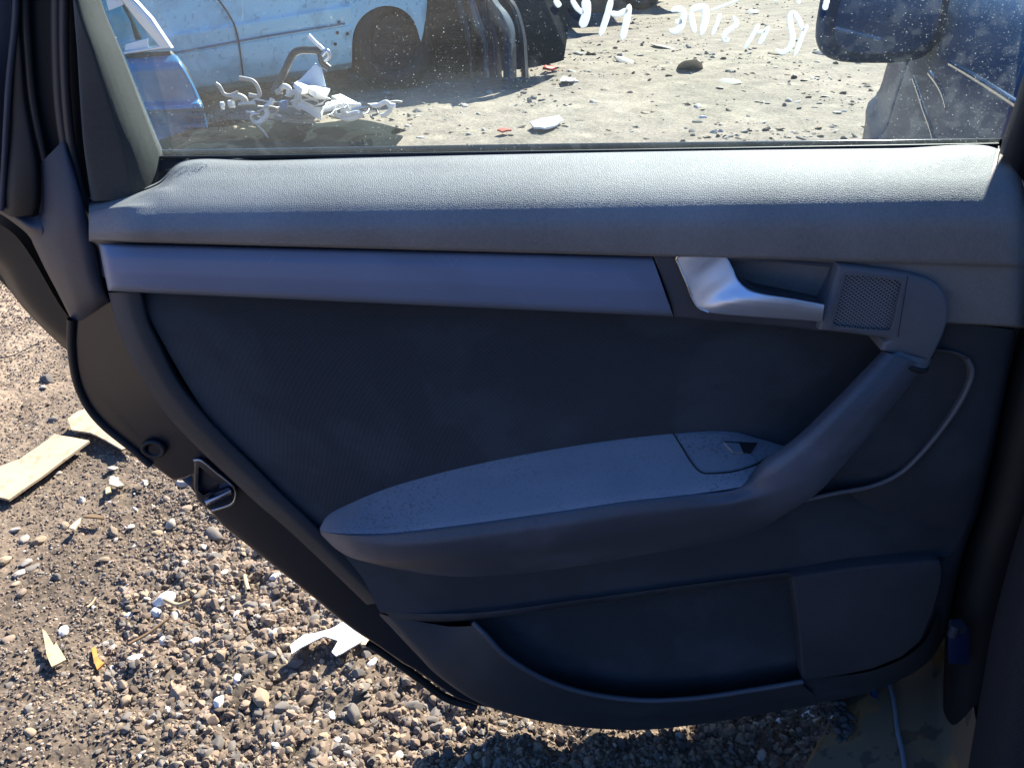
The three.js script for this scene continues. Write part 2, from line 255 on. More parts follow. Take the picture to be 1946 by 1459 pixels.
// loose gravel nobody could count
function scatter(name, label, n, place, gi) {
  const im = new THREE.InstancedMesh(stoneGeos[gi], new THREE.MeshStandardMaterial({ color: 0xffffff, roughness: 0.92 }), n); im.name = name;
  const d = new THREE.Object3D(); let k = 0;
  for (let t = 0; t < n * 4 && k < n; t++) { const s = place(); if (!s) continue; const [x, z, r, kind, fl] = s; d.position.set(x, gh(x, z) + r * fl * rr(-0.25, 0.3), z); d.rotation.set(rr(-0.6, 0.6), rr(0, 6.3), rr(-0.6, 0.6)); d.scale.set(r * rr(0.8, 1.3), r * fl, r * rr(0.7, 1.1)); d.updateMatrix(); im.setMatrixAt(k, d.matrix); im.setColorAt(k, stoneTone(kind)); k++; }
  im.count = k; shadowed(im); im.userData = { kind: 'stuff', label, category: 'gravel' }; scene.add(im);
}
const pick = (t) => { let r = rnd(); for (const [k, w] of t) { if ((r -= w) < 0) return k; } return 'brown'; };
for (const [gi, lab, n] of [[7, 'crumbled brown clods of dirt lying loose below the open door', 85000], [8, 'small dark crumbs of dirt and grit between the stones', 85000], [1, 'small tan and brown grit scattered between the larger stones', 16000], [4, 'broken grey stone chips lying in the dirt beside the door', 12000]])
  scatter('gravel', lab, n, () => { const x = rr(-2.2, 0.6), z = rr(-2.3, 0.1), c = coarseAt(x, z); if (rnd() > (0.3 + 0.7 * c) * (0.35 + 0.65 * sstep(0.3, 0.46, fbm(x * 5.5 + 60, z * 5.5, 3)))) return null; const clod = gi > 6;
    const r = 0.0014 + 0.0022 * rnd() + (0.001 + 0.0085 * c) * Math.pow(rnd(), clod ? 5.5 : 7); return [x, z, r, clod ? pick([['brown', 0.72], ['grey', 0.2], ['tan', 0.08]]) : pick([['brown', 0.3], ['grey', 0.3], ['tan', 0.2], ['pale', 0.17], ['white', 0.03]]), rr(0.7, 1.1)]; }, gi);
for (const [gi, lab] of [[3, 'flat pale chips and rubble strewn over the far yard ground'], [7, 'dark crumbs of dirt scattered over the ground beyond the window']])
  scatter('gravel', lab, 4200, () => { const z = -2.3 - 12.5 * Math.pow(rnd(), 1.4), x = rr(-0.62, 0.55) * (0.75 - z); const cl = fbm(x * 1.2, z * 1.2 + 50, 3); if (rnd() > 0.08 + 1.2 * sstep(0.48, 0.7, cl)) return null; return [x, z, 0.005 + 0.026 * Math.pow(rnd(), 4), pick([['brown', 0.3], ['grey', 0.2], ['tan', 0.25], ['pale', 0.24], ['white', 0.01]]), rr(0.3, 0.7)]; }, gi);

// ---------------------------------------------------------------- things lying on the ground
function sheet(name, label, category, outline, m, { th = 0.004, lift = 0.006, wave = 0.004, seedv = 1, flap = 0, group } = {}) {
  const w = outline.map(([x, y]) => { const g = G(x, y); return new THREE.Vector2(g.x, -g.z); });
  const c = w.reduce((a, b) => a.add(b), new THREE.Vector2()).divideScalar(w.length), base = V3(c.x, gh(c.x, -c.y), -c.y);
  let g = new THREE.ExtrudeGeometry(new THREE.Shape(w), { depth: th, bevelEnabled: false, steps: 1 });
  g = g.toNonIndexed ? (g.index ? g.toNonIndexed() : g) : g;
  // subdivide by splitting each triangle so that the sheet can wave
  for (let s = 0; s < 2; s++) { const p = g.attributes.position.array, out = []; for (let i = 0; i < p.length; i += 9) { const A = V3(p[i], p[i + 1], p[i + 2]), B = V3(p[i + 3], p[i + 4], p[i + 5]), D = V3(p[i + 6], p[i + 7], p[i + 8]), ab = A.clone().lerp(B, 0.5), bd = B.clone().lerp(D, 0.5), da = D.clone().lerp(A, 0.5); for (const q of [A, ab, da, ab, B, bd, da, bd, D, ab, bd, da]) out.push(q.x, q.y, q.z); } g = new THREE.BufferGeometry(); g.setAttribute('position', new THREE.Float32BufferAttribute(out, 3)); }
  const p = g.attributes.position, uv = [];
  for (let i = 0; i < p.count; i++) { const x = p.getX(i), z = -p.getY(i), h = p.getZ(i); uv.push(x, -z); p.setXYZ(i, x, base.y + lift + h + wave * 2 * (fbm(x * 14 + seedv * 9, z * 14, 2) - 0.4) + flap * (x - base.x), z); }
  g.setAttribute('uv', new THREE.Float32BufferAttribute(uv, 2)); g.computeVertexNormals(); g = toCreasedNormals(g, 0.6);
  g.translate(-base.x, -base.y, -base.z);
  const o = shadowed(new THREE.Mesh(g, m)); o.name = numbered(name); o.position.copy(base); o.userData = { label, category, kind: 'thing' }; if (group) o.userData.group = group; scene.add(o); return o;
}
const dirtMap = dataTex(512, 512, (i, j) => { const u = i / 512, v = j / 512, a = perF(u, v, 3, 5, 121), b = sstep(0.55, 0.75, perF(u, v * 1.0, 12, 4, 122)), c = sstep(0.8, 0.9, per(u * 60, v * 60, 60, 123)); const k = 0.92 + 0.2 * (a - 0.5) - 0.18 * b - 0.25 * c; return [k, k * 0.99, k * 0.97]; }, false, 1.3);
const cardMap = dataTex(512, 512, (i, j) => { const u = i / 512, v = j / 512, a = perF(u, v, 4, 5, 81), b = sstep(0.62, 0.72, perF(u, v, 16, 3, 82)); const k = 0.95 + 0.25 * (a - 0.5) - 0.25 * b; return [k, k * 0.98, k * 0.95]; }, false, 0.3);
const M2 = { card: mat([0.46, 0.37, 0.25], 0.85, { map: cardMap }), wood: mat([0.52, 0.42, 0.25], 0.8, { map: cardMap }), plastic: mat([0.85, 0.86, 0.86], 0.5, { map: cardMap }), bark: mat([0.2, 0.13, 0.07], 0.85, { map: cardMap }), orange: mat([0.6, 0.27, 0.06], 0.6, { map: cardMap }), cream: mat([0.6, 0.52, 0.36], 0.75, { map: cardMap }), red: mat([0.5, 0.06, 0.03], 0.5) };
sheet('cardboard_sheet', 'large flat tan cardboard sheet lying on sandy ground left of the door', 'cardboard', [[108, 838], [174, 852], [98, 910], [22, 964], [-40, 948], [-40, 918], [40, 886]], M2.card, { th: 0.006, lift: 0.018, wave: 0.004 });
sheet('cardboard_sheet', 'smaller dusty cardboard piece tucked behind the large tan sheet near the door edge', 'cardboard', [[134, 815], [150, 803], [176, 790], [236, 826], [262, 866], [236, 872], [176, 838], [140, 832]], M2.card, { th: 0.005, lift: 0.02, wave: 0.006, seedv: 2 });
sheet('wood_chip', 'pale forked wood splinter lying flat on the brown dirt', 'wood chip', [[86, 1211], [93, 1216], [108, 1242], [112, 1236], [120, 1250], [132, 1270], [118, 1277], [104, 1283], [95, 1262]], M2.wood, { lift: 0.012 });
sheet('plastic_fragment', 'white torn plastic piece with jagged tail under the lower door edge', 'plastic scrap', [[556, 1252], [583, 1231], [604, 1229], [628, 1222], [640, 1216], [664, 1199], [682, 1207], [692, 1244], [664, 1256], [642, 1268], [634, 1262], [646, 1240], [620, 1236], [600, 1246], [578, 1257], [560, 1270]], M2.plastic, { th: 0.003, lift: 0.02, wave: 0.008, seedv: 3 });
sheet('stone_slab', 'small flat cream chip against the door edge beside the white plastic', 'chip', [[689, 1218], [706, 1222], [722, 1234], [704, 1243], [688, 1241]], M2.cream, { th: 0.008, lift: 0.01 });
sheet('plastic_fragment', 'curled orange plastic bit among stones right of the wood splinter', 'plastic scrap', [[176, 1240], [184, 1236], [188, 1256], [200, 1266], [186, 1278], [180, 1262]], M2.orange, { lift: 0.012, wave: 0.008, seedv: 4 });
sheet('wood_chip', 'pointed cream sliver standing out on dark dirt below the cardboard', 'wood chip', [[136, 1018], [146, 1008], [158, 998], [155, 1010], [146, 1021]], M2.cream, { lift: 0.016 });
sheet('bark_chip', 'thin brown bark strip beside the pointed cream sliver', 'bark', [[162, 997], [180, 991], [201, 995], [198, 999], [178, 998]], M2.bark, { lift: 0.016 });
sheet('wood_chip', 'square tan chip lying above the gravel near the door stop', 'wood chip', [[213, 920], [220, 918], [240, 936], [226, 938], [212, 934]], M2.cream, { lift: 0.012 });
sheet('wood_chip', 'small yellow chip just below the square tan chip', 'wood chip', [[204, 938], [212, 936], [214, 946], [204, 950]], M2.wood, { lift: 0.012 });
sheet('plastic_sheet', 'white flat plate lying on the sunlit yard beyond the window', 'plastic plate', [[1008, 246], [1034, 236], [1062, 231], [1070, 239], [1054, 251], [1034, 257], [1016, 255]], M2.plastic, { th: 0.012, lift: 0.02, wave: 0.01 });
sheet('paper_scrap', 'small white scrap on the yard right below the shadow edge', 'paper', [[1064, 157], [1072, 152], [1094, 153], [1092, 159], [1070, 162]], M2.plastic, { th: 0.006, lift: 0.02, wave: 0.02 });
sheet('plastic_fragment', 'small red plastic shard on the far yard near the white scrap', 'plastic scrap', [[1031, 139], [1038, 134], [1060, 136], [1042, 140]], M2.red, { th: 0.02, lift: 0.02, wave: 0.02 });
sheet('plastic_fragment', 'small orange plastic shard on the pale ground left of the white plate', 'plastic scrap', [[945, 258], [960, 254], [972, 257], [955, 261]], M2.red, { th: 0.01, lift: 0.02, wave: 0.01 });
function stick(name, label, category, pts, r, m, lift = 0.012) {
  const w = pts.map(([x, y, h]) => { const g = G(x, y, h ?? 0); g.y = (h ?? gh(g.x, g.z)) + lift; return g; });
  const o = thing(name, label, category, w[0].clone()); const c = new THREE.CatmullRomCurve3(w, false, 'centripetal');
  obj(category === 'twig' ? 'stem' : 'strand', new THREE.TubeGeometry(c, 24, r, 7), m, o); return o;
}
stick('twig', 'long thin grey twig lying across the gravel below the white stones', 'twig', [[249, 1242], [285, 1222], [327, 1196]], 0.0028, M2.bark, 0.02);
stick('twig', 'short pale peeled stick lying right of the white stones', 'twig', [[316, 1158], [340, 1161], [367, 1161]], 0.004, M2.wood, 0.025);
stick('twig', 'upright pale brown stick in the gravel beside the door edge', 'twig', [[465, 1096], [469, 1115], [475, 1136]], 0.004, M2.wood, 0.02);
stick('twig', 'small straw lying on the brown dirt left of the stones', 'twig', [[169, 1167], [177, 1157], [186, 1147]], 0.002, M2.wood);
stick('wire', 'thin black wire bent on the sandy ground at the left edge', 'wire', [[-20, 688], [20, 682], [50, 668], [85, 652]], 0.002, M.rubber);

// ---------------------------------------------------------------- the car door
const ZG = -0.045;
const door = thing('car_door', 'open dark blue rear car door seen from inside with grey trim panel', 'car door', V3(0, 0.15, 0));
// painted shell
const shell = [[139, 610], [134, 653], [139, 706], [149, 742], [169, 778], [196, 809], [250, 853], [285, 885], [321, 912], [330, 916], [339, 914], [352, 911], [363, 905], [370, 922], [368, 945], [377, 958], [397, 974], [419, 1000], [500, 1064], [600, 1143], [636, 1174], [672, 1201], [722, 1233], [762, 1262], [790, 1277], [827, 1304], [866, 1329], [906, 1343], [960, 1352], [1082, 1366], [1300, 1366], [1445, 1345], [1600, 1316], [1720, 1278], [1775, 1225], [1800, 1120], [1850, 950], [1900, 700], [1905, 420], [1900, 330], [300, 350], [190, 420], [150, 520]];
obj('door_shell', plate(shell, -0.03, 0.035, 0.005), M.paintDull, door);
obj('outer_skin', plate([[150, 622], [143, 700], [156, 742], [200, 805], [290, 882], [420, 994], [610, 1146], [700, 1215], [760, 1257], [860, 1318], [1000, 1344], [1300, 1352], [1600, 1300], [1750, 1240], [1800, 1100], [1890, 600], [1890, 380], [330, 350], [170, 500]], -0.085, 0.05, 0.02), M.paint, door);
obj('wheel_arch_edge', [loft([[[-60, 470, -0.1], [0, 522, -0.1], [18, 552, -0.1], [45, 587, -0.1], [89, 632, -0.1], [140, 678, -0.1]], [[-60, 440, -0.075], [8, 500, -0.075], [40, 555, -0.075], [80, 605, -0.075], [110, 632, -0.075], [140, 655, -0.075]], [[-60, 400, -0.07], [20, 440, -0.07], [60, 490, -0.07], [95, 550, -0.07], [120, 590, -0.07], [145, 620, -0.07]]], 40, 6), plate([[-60, 380], [60, 400], [150, 560], [150, 680], [89, 634], [45, 590], [18, 556], [-60, 474]], -0.103, 0.01, 0.003)], M.rubber, door);
obj('seal', tube([[135, 606, -0.03], [135, 655, -0.03], [141, 706, -0.03], [151, 742, -0.03], [170, 778, -0.03], [197, 809, -0.03], [251, 853, -0.03], [286, 884, -0.03]], 0.0045, { n: 80 }), M.rubber, door);
obj('bottom_seal', tube([[700, 1222, -0.05], [762, 1264, -0.05], [800, 1292, -0.05], [850, 1327, -0.05], [905, 1343, -0.05]], 0.006, { n: 60 }), M.rubber, door);
// grommet and latch on the shell edge
{ const c = P(291, 853, -0.026), r = 0.0118;
  const gr = obj('grommet', new THREE.TorusGeometry(r, 0.0032, 12, 40).scale(1, 0.85, 1).translate(c.x, c.y, c.z), M.jambDark, door);
  obj('plug', new THREE.CylinderGeometry(0.0075, 0.006, 0.004, 28).rotateX(Math.PI / 2).translate(c.x + 0.002, c.y - 0.0008, c.z - 0.001), M.dark, gr); }
{ const latch = obj('door_latch', plate([[367, 876], [376, 873], [388, 877], [444, 924], [449, 936], [441, 957], [402, 972], [395, 970], [372, 950], [366, 925]], -0.024, 0.008, 0.003, { holes: [[[372, 884], [382, 884], [424, 921], [418, 933], [384, 946], [371, 932]]] }), mat([0.05, 0.055, 0.07], 0.22, { metalness: 0.7 }), door);
  obj('latch_plate', loft([[[392, 962, -0.024], [418, 950, -0.021], [440, 940, -0.023]], [[390, 956, -0.012], [415, 944, -0.01], [438, 932, -0.012]], [[386, 948, -0.022], [410, 936, -0.02], [434, 926, -0.022]]], 12, 6), mat([0.35, 0.42, 0.6], 0.2, { metalness: 1 }), latch);
  obj('latch_claw', plate([[368, 925], [380, 920], [386, 932], [376, 938], [369, 934]], -0.03, 0.01, 0.002), mat([0.5, 0.52, 0.56], 0.35, { metalness: 1 }), latch);
  obj('latch_recess', plate([[364, 870], [430, 915], [430, 940], [384, 955], [364, 930]], -0.034, 0.004, 0.001), M.dark, latch);
  obj('latch_edge', tube([[368, 874, -0.022], [380, 874, -0.021], [410, 897, -0.021], [444, 926, -0.021], [448, 940, -0.022], [441, 956, -0.022], [402, 970, -0.023]], 0.0016, { n: 60, m: 8 }), mat([0.4, 0.42, 0.46], 0.25, { metalness: 1 }), latch); }

// door card: fabric insert (runs under the neighbouring parts)
obj('fabric_insert', loft([
  [[262, 540, -0.012], [468, 548, -0.006], [900, 560, -0.004], [1280, 590, -0.004], [1560, 612, -0.004], [1720, 640, -0.004]],
  [[285, 607, -0.004], [468, 640, 0.003], [900, 660, 0.004], [1280, 680, 0.003], [1560, 700, 0], [1680, 720, -0.002]],
  [[388, 782, -0.004], [560, 790, 0.006], [900, 790, 0.008], [1200, 770, 0.006], [1450, 780, 0.002], [1600, 790, -0.002]],
  [[488, 885, -0.004], [640, 890, 0.006], [900, 880, 0.006], [1150, 850, 0.004], [1400, 850, 0.002], [1560, 880, 0]],
  [[600, 1000, -0.006], [720, 1010, 0], [900, 1000, 0], [1150, 960, 0], [1400, 940, 0], [1540, 940, 0]]], 90, 14), M.fabric, door);
// padded border along the rear edge of the insert
const inL = [[273, 556], [285, 607], [309, 658], [341, 722], [388, 782], [436, 833], [488, 885], [547, 945], [600, 995], [680, 1075], [745, 1140]];
const outL = [[205, 556], [221, 619], [245, 674], [281, 738], [321, 794], [373, 849], [428, 901], [492, 960], [535, 996], [600, 1056], [697, 1149]];
const mixL = (t, z, dx = 0) => inL.map((p, i) => [p[0] + (outL[i][0] - p[0]) * t + dx, p[1] + (outL[i][1] - p[1]) * t, z]);
obj('border_panel', loft([mixL(-0.03, -0.011), mixL(0.03, -0.003), mixL(0.12, 0.003), mixL(0.5, 0.006), mixL(0.85, 0.0), mixL(0.97, -0.008), mixL(1, -0.018), mixL(0.98, -0.03)], 90, 6, { param: true }), M.panel, door);
// lower panel between armrest and map pocket
obj('lower_panel', loft([
  [[640, 1040, 0.002], [800, 1030, 0.01], [1000, 1010, 0.012], [1350, 950, 0.012], [1640, 900, 0.004]],
  [[690, 1100, 0.008], [860, 1080, 0.014], [1100, 1060, 0.016], [1400, 1020, 0.016], [1832, 985, 0.016]],
  [[720, 1160, 0.01], [905, 1158, 0.018], [1090, 1135, 0.02], [1400, 1094, 0.02], [1812, 1046, 0.018]],
  [[735, 1166, 0.009], [908, 1164, 0.026], [1090, 1141, 0.028], [1400, 1100, 0.028], [1806, 1052, 0.022]],
  [[745, 1176, 0.008], [904, 1176, 0.022], [1090, 1150, 0.022], [1400, 1109, 0.022], [1800, 1062, 0.018]],
  [[765, 1196, 0.004], [910, 1178, -0.02], [1090, 1152, -0.02], [1400, 1112, -0.02], [1800, 1066, -0.02]]], 80, 8, { param: true, tension: 0.3 }), M.panel, door);
// panel on the hinge side
obj('hinge_side_panel', loft([
  [[1720, 600, 0.0], [1810, 612, 0.018], [1905, 624, 0.02], [1929, 628, 0.012], [1933, 628, -0.03]],
  [[1715, 622, 0.0], [1810, 632, 0.018], [1903, 640, 0.02], [1926, 643, 0.012], [1930, 643, -0.03]],
  [[1610, 780, 0.0], [1760, 790, 0.016], [1880, 800, 0.018], [1895, 802, 0.01], [1900, 802, -0.03]],
  [[1520, 935, 0.0], [1700, 950, 0.016], [1845, 958, 0.018], [1860, 958, 0.01], [1864, 958, -0.03]],
  [[1500, 1030, 0.002], [1660, 1040, 0.008], [1815, 1040, 0.014], [1830, 1040, 0.01], [1834, 1040, -0.03]],
  [[1500, 1100, 0.012], [1640, 1090, 0.018], [1790, 1100, 0.02], [1812, 1110, 0.01], [1816, 1112, -0.03]],
  [[1520, 1190, 0.012], [1640, 1180, 0.018], [1770, 1180, 0.016], [1795, 1195, 0.006], [1800, 1200, -0.03]],
  [[1560, 1290, 0.012], [1640, 1270, 0.018], [1720, 1250, 0.012], [1760, 1250, 0.0], [1770, 1252, -0.03]]], 60, 10, { param: true }), M.panel, door);
// map pocket: back wall, lip and front wall, speaker cover beside it
obj('pocket_back', loft([
  [[880, 1150, 0.0], [1050, 1130, 0.002], [1250, 1105, 0.004], [1450, 1080, 0.004], [1560, 1065, 0.004]],
  [[900, 1200, 0.0], [1050, 1200, 0.004], [1250, 1190, 0.006], [1450, 1180, 0.006], [1560, 1170, 0.006]],
  [[950, 1260, 0.006], [1080, 1280, 0.008], [1250, 1290, 0.01], [1450, 1270, 0.01], [1560, 1250, 0.01]],
  [[1000, 1310, 0.0], [1100, 1345, -0.008], [1250, 1360, -0.01], [1450, 1340, -0.01], [1560, 1310, -0.01]]], 50, 8), M.fabric, door);
const lipC = [[899, 1182], [922, 1205], [960, 1245], [1032, 1289], [1104, 1314], [1211, 1330], [1315, 1327], [1430, 1311], [1526, 1295]];
const lipAt = (dx, dy, z, k = 1) => lipC.map((p, i) => [p[0] + dx * (1 - i / 8), p[1] + dy, z - (i === 0 ? 0.016 * k : i === 1 ? 0.006 * k : 0)]);
obj('pocket_front', loft([lipAt(4, -5, 0.034), lipAt(2, -3, 0.042), lipAt(0, 2, 0.043), lipAt(-4, 7, 0.04),
  [[850, 1190, 0.012], [868, 1225, 0.018], [900, 1272, 0.022], [980, 1322, 0.026], [1075, 1350, 0.028], [1205, 1362, 0.03], [1315, 1357, 0.03], [1440, 1336, 0.03], [1545, 1318, 0.03]],
  [[745, 1172, 0.008], [800, 1236, 0.006], [846, 1280, 0.004], [925, 1330, 0.004], [1060, 1366, 0.006], [1205, 1379, 0.008], [1318, 1370, 0.008], [1446, 1349, 0.008], [1552, 1331, 0.008]],
  [[722, 1166, -0.004], [790, 1238, -0.004], [832, 1280, -0.004], [918, 1337, -0.006], [1050, 1374, -0.008], [1205, 1387, -0.008], [1320, 1377, -0.008], [1450, 1356, -0.008], [1556, 1338, -0.008]],
  [[722, 1170, -0.03], [790, 1242, -0.03], [832, 1284, -0.03], [918, 1339, -0.03], [1050, 1374, -0.03], [1205, 1386, -0.03], [1320, 1376, -0.03], [1450, 1355, -0.03], [1556, 1336, -0.03]]], 90, 6, { param: true, tension: 0.3 }), M.panel, door);
obj('pocket_lip', tube(lipC.map((p, i) => [p[0], p[1], 0.043 - (i === 0 ? 0.016 : i === 1 ? 0.006 : 0)]), 0.0034, { n: 90, m: 10 }), M.lip, door);
obj('speaker_cover', plate([[1505, 1099], [1622, 1080], [1775, 1066], [1788, 1068], [1793, 1082], [1791, 1110], [1776, 1165], [1753, 1217], [1717, 1248], [1660, 1272], [1595, 1285], [1526, 1294], [1518, 1192]], 0.036, 0.03, 0.003), mat([0.06, 0.066, 0.08], 0.7, { bumpMap: grainFine, bumpScale: 0.0004, map: mottle }), door);
obj('lower_edge', loft([
  [[1500, 1290, 0.03], [1600, 1284, 0.03], [1665, 1272, 0.03], [1722, 1248, 0.03], [1758, 1218, 0.03], [1782, 1165, 0.03]],
  [[1510, 1312, 0.026], [1604, 1300, 0.026], [1672, 1282, 0.026], [1732, 1258, 0.024], [1768, 1226, 0.022], [1788, 1170, 0.02]],
  [[1540, 1336, 0.006], [1606, 1325, 0.006], [1680, 1303, 0.006], [1745, 1270, 0.004], [1778, 1236, 0.004], [1796, 1180, 0.002]],
  [[1545, 1338, -0.03], [1608, 1326, -0.03], [1682, 1304, -0.03], [1748, 1271, -0.03], [1781, 1236, -0.03], [1799, 1180, -0.03]]], 50, 8, { param: true }), M.panel, door);

// upper trim: sunlit shelf rolling over to the face
{ const xs = [168, 240, 300, 345, 500, 800, 1100, 1400, 1700, 1890, 1930, 1948];
  const top = [376, 366, 346, 306, 303, 296, 290, 285, 281, 279, 312, 362];
  const row = (yl, yr, z, dz = 0, f = 0) => xs.map((x, i) => { const y = yl + (yr - yl) * (x - 168) / 1780; const yy = Math.max(y, top[i] + f); const end = i === 0 ? -0.03 : i === 11 ? -0.02 : i === 10 ? -0.004 : 0; return [x, yy, (typeof z === 'function' ? z(i, x) : z) + end]; });
  const zt = [-0.01, -0.012, -0.02, -0.04, -0.04, -0.04, -0.04, -0.04, -0.04, -0.04, -0.025, -0.012];
  const r0 = xs.map((x, i) => [x, top[i] - 1, zt[i] - (i === 0 ? 0.02 : i === 11 ? 0.02 : 0) - 0.004]);
  const r1 = xs.map((x, i) => [x, top[i] + 2, zt[i] + 0.001 - (i === 0 ? 0.02 : i === 11 ? 0.02 : 0)]);
  obj('upper_trim', loft([r0, r1, row(318, 294, -0.0228, 0, 4), row(333, 309, -0.0081, 0, 7), row(347, 324, 0.0046, 0, 11), row(361, 339, 0.0154, 0, 15), row(373, 352, 0.0233, 0, 19), row(384, 364, 0.0295, 0, 23), row(393, 374, 0.034, 0, 26), row(402, 384, 0.0378, 0, 29), row(411, 394, 0.0412, 0, 33), row(420, 404, 0.0439, 0, 37), row(430, 416, 0.0466, 0, 41), row(441, 440, 0.048, 0, 46), row(450, 490, 0.046, 0, 52),
    row(456, 505, (i) => i < 7 ? 0.041 : i === 7 ? 0.042 : 0.043, 0, 55), row(461, 512, (i) => i < 7 ? 0.014 : i === 7 ? 0.022 : 0.037), row(480, 560, (i) => i < 7 ? 0.002 : i === 7 ? 0.008 : 0.033), row(520, 612, (i) => i < 8 ? 0.0 : 0.028), row(524, 621, (i) => i < 8 ? -0.002 : 0.024), row(527, 624, (i) => i < 8 ? -0.006 : 0.008)], 160, 5, { param: true, tension: 0.5 }), M.trim, door); }
// decor strip
{ const xs = [186, 194, 215, 400, 700, 1000, 1200, 1238], n = xs.length;
  const yt = (x) => 460 + (x - 186) * 0.0232, yb = (x) => 554 + (x - 205) * 0.0452;
  const row = (t, z) => xs.map((x, i) => { const s = (x - 186) / 1052, X = x + t * (19 * (1 - s) + 42 * s); return [X, yt(x) + t * (yb(X) - yt(x)), z - (i === 0 ? 0.022 : i === 1 ? 0.004 : 0)]; });
  obj('decor_strip', loft([row(0.02, 0.014), row(0.035, 0.026), row(0.09, 0.031), row(0.3, 0.036), row(0.6, 0.038), row(0.88, 0.035), row(0.96, 0.029), row(0.985, 0.016), row(0.99, 0.0)], 90, 6, { param: true, tension: 0.3 }), M.strip, door); }
// handle surround with its finger cup
const cupO = [[1372, 488], [1480, 493], [1586, 503], [1578, 540], [1569, 576], [1506, 566], [1446, 556], [1423, 548], [1404, 532], [1392, 508]];
obj('handle_surround', plate([[1241, 484], [1300, 484], [1400, 487], [1500, 493], [1597, 501], [1566, 590], [1556, 630], [1470, 621], [1392, 614], [1284, 604]], 0.034, 0.032, 0.003, { holes: [cupO] }), M.base, door);
obj('finger_cup', loft([[...cupO, cupO[0]].map((p) => [p[0], p[1], 0.033]), [...cupO, cupO[0]].map((p) => [1485 + (p[0] - 1485) * 0.96, 530 + (p[1] - 530) * 0.95, 0.02]), [...cupO, cupO[0]].map((p) => [1485 + (p[0] - 1485) * 0.8, 532 + (p[1] - 532) * 0.8, -0.004]), [...cupO, cupO[0]].map((p) => [1485 + (p[0] - 1485) * 0.4, 533 + (p[1] - 533) * 0.4, -0.012]), [...cupO, cupO[0]].map(() => [1485, 533, -0.013])], 60, 6), M.cup, door);
// release lever: flat leaf turning into a bar
{ const up = [[1285, 486, 0.037], [1320, 486.5, 0.04], [1352, 487, 0.041], [1379, 488.5, 0.041], [1392, 508, 0.043], [1403, 532, 0.047], [1423, 549, 0.053], [1446, 557, 0.058], [1507, 567, 0.062], [1567, 578, 0.06]];
  const lo = [[1287, 498, 0.037], [1293, 510, 0.038], [1299, 524, 0.039], [1306, 541, 0.04], [1314, 566, 0.041], [1326, 584, 0.043], [1346, 593, 0.045], [1373, 597, 0.047], [1480, 605, 0.05], [1563, 611, 0.05]];
  const md = (t, dz) => up.map((p, i) => [p[0] + (lo[i][0] - p[0]) * t, p[1] + (lo[i][1] - p[1]) * t, p[2] + (lo[i][2] - p[2]) * t + dz * (i < 4 ? 0.03 : i < 6 ? 0.2 : 0.75)]);
  const lever = obj('release_lever', [loft([md(0.02, -0.012), md(0.0, -0.003), md(0.05, 0.0015), md(0.3, 0.006), md(0.55, 0.007), md(0.8, 0.004), md(0.95, 0.0005), md(1.0, -0.003), md(0.98, -0.012)], 90, 5, { param: true, tension: 0.3 }),
    loft([[[1567, 578, 0.048], [1567, 578, 0.06]], [[1567.5, 594, 0.048], [1567.5, 594, 0.063]], [[1563, 611, 0.04], [1563, 611, 0.05]]], 4, 4)], M.silver, door);
  obj('lever_edge', tube([[1379, 488, 0.0415], [1340, 486, 0.0405], [1295, 485.5, 0.0385], [1286, 490, 0.0375], [1293, 510, 0.0385], [1306, 541, 0.0405], [1316, 567, 0.0415], [1328, 585, 0.043], [1347, 593.5, 0.045]], 0.0011, { n: 80, m: 6 }), mat([0.85, 0.86, 0.87], 0.18, { metalness: 1 }), lever); }
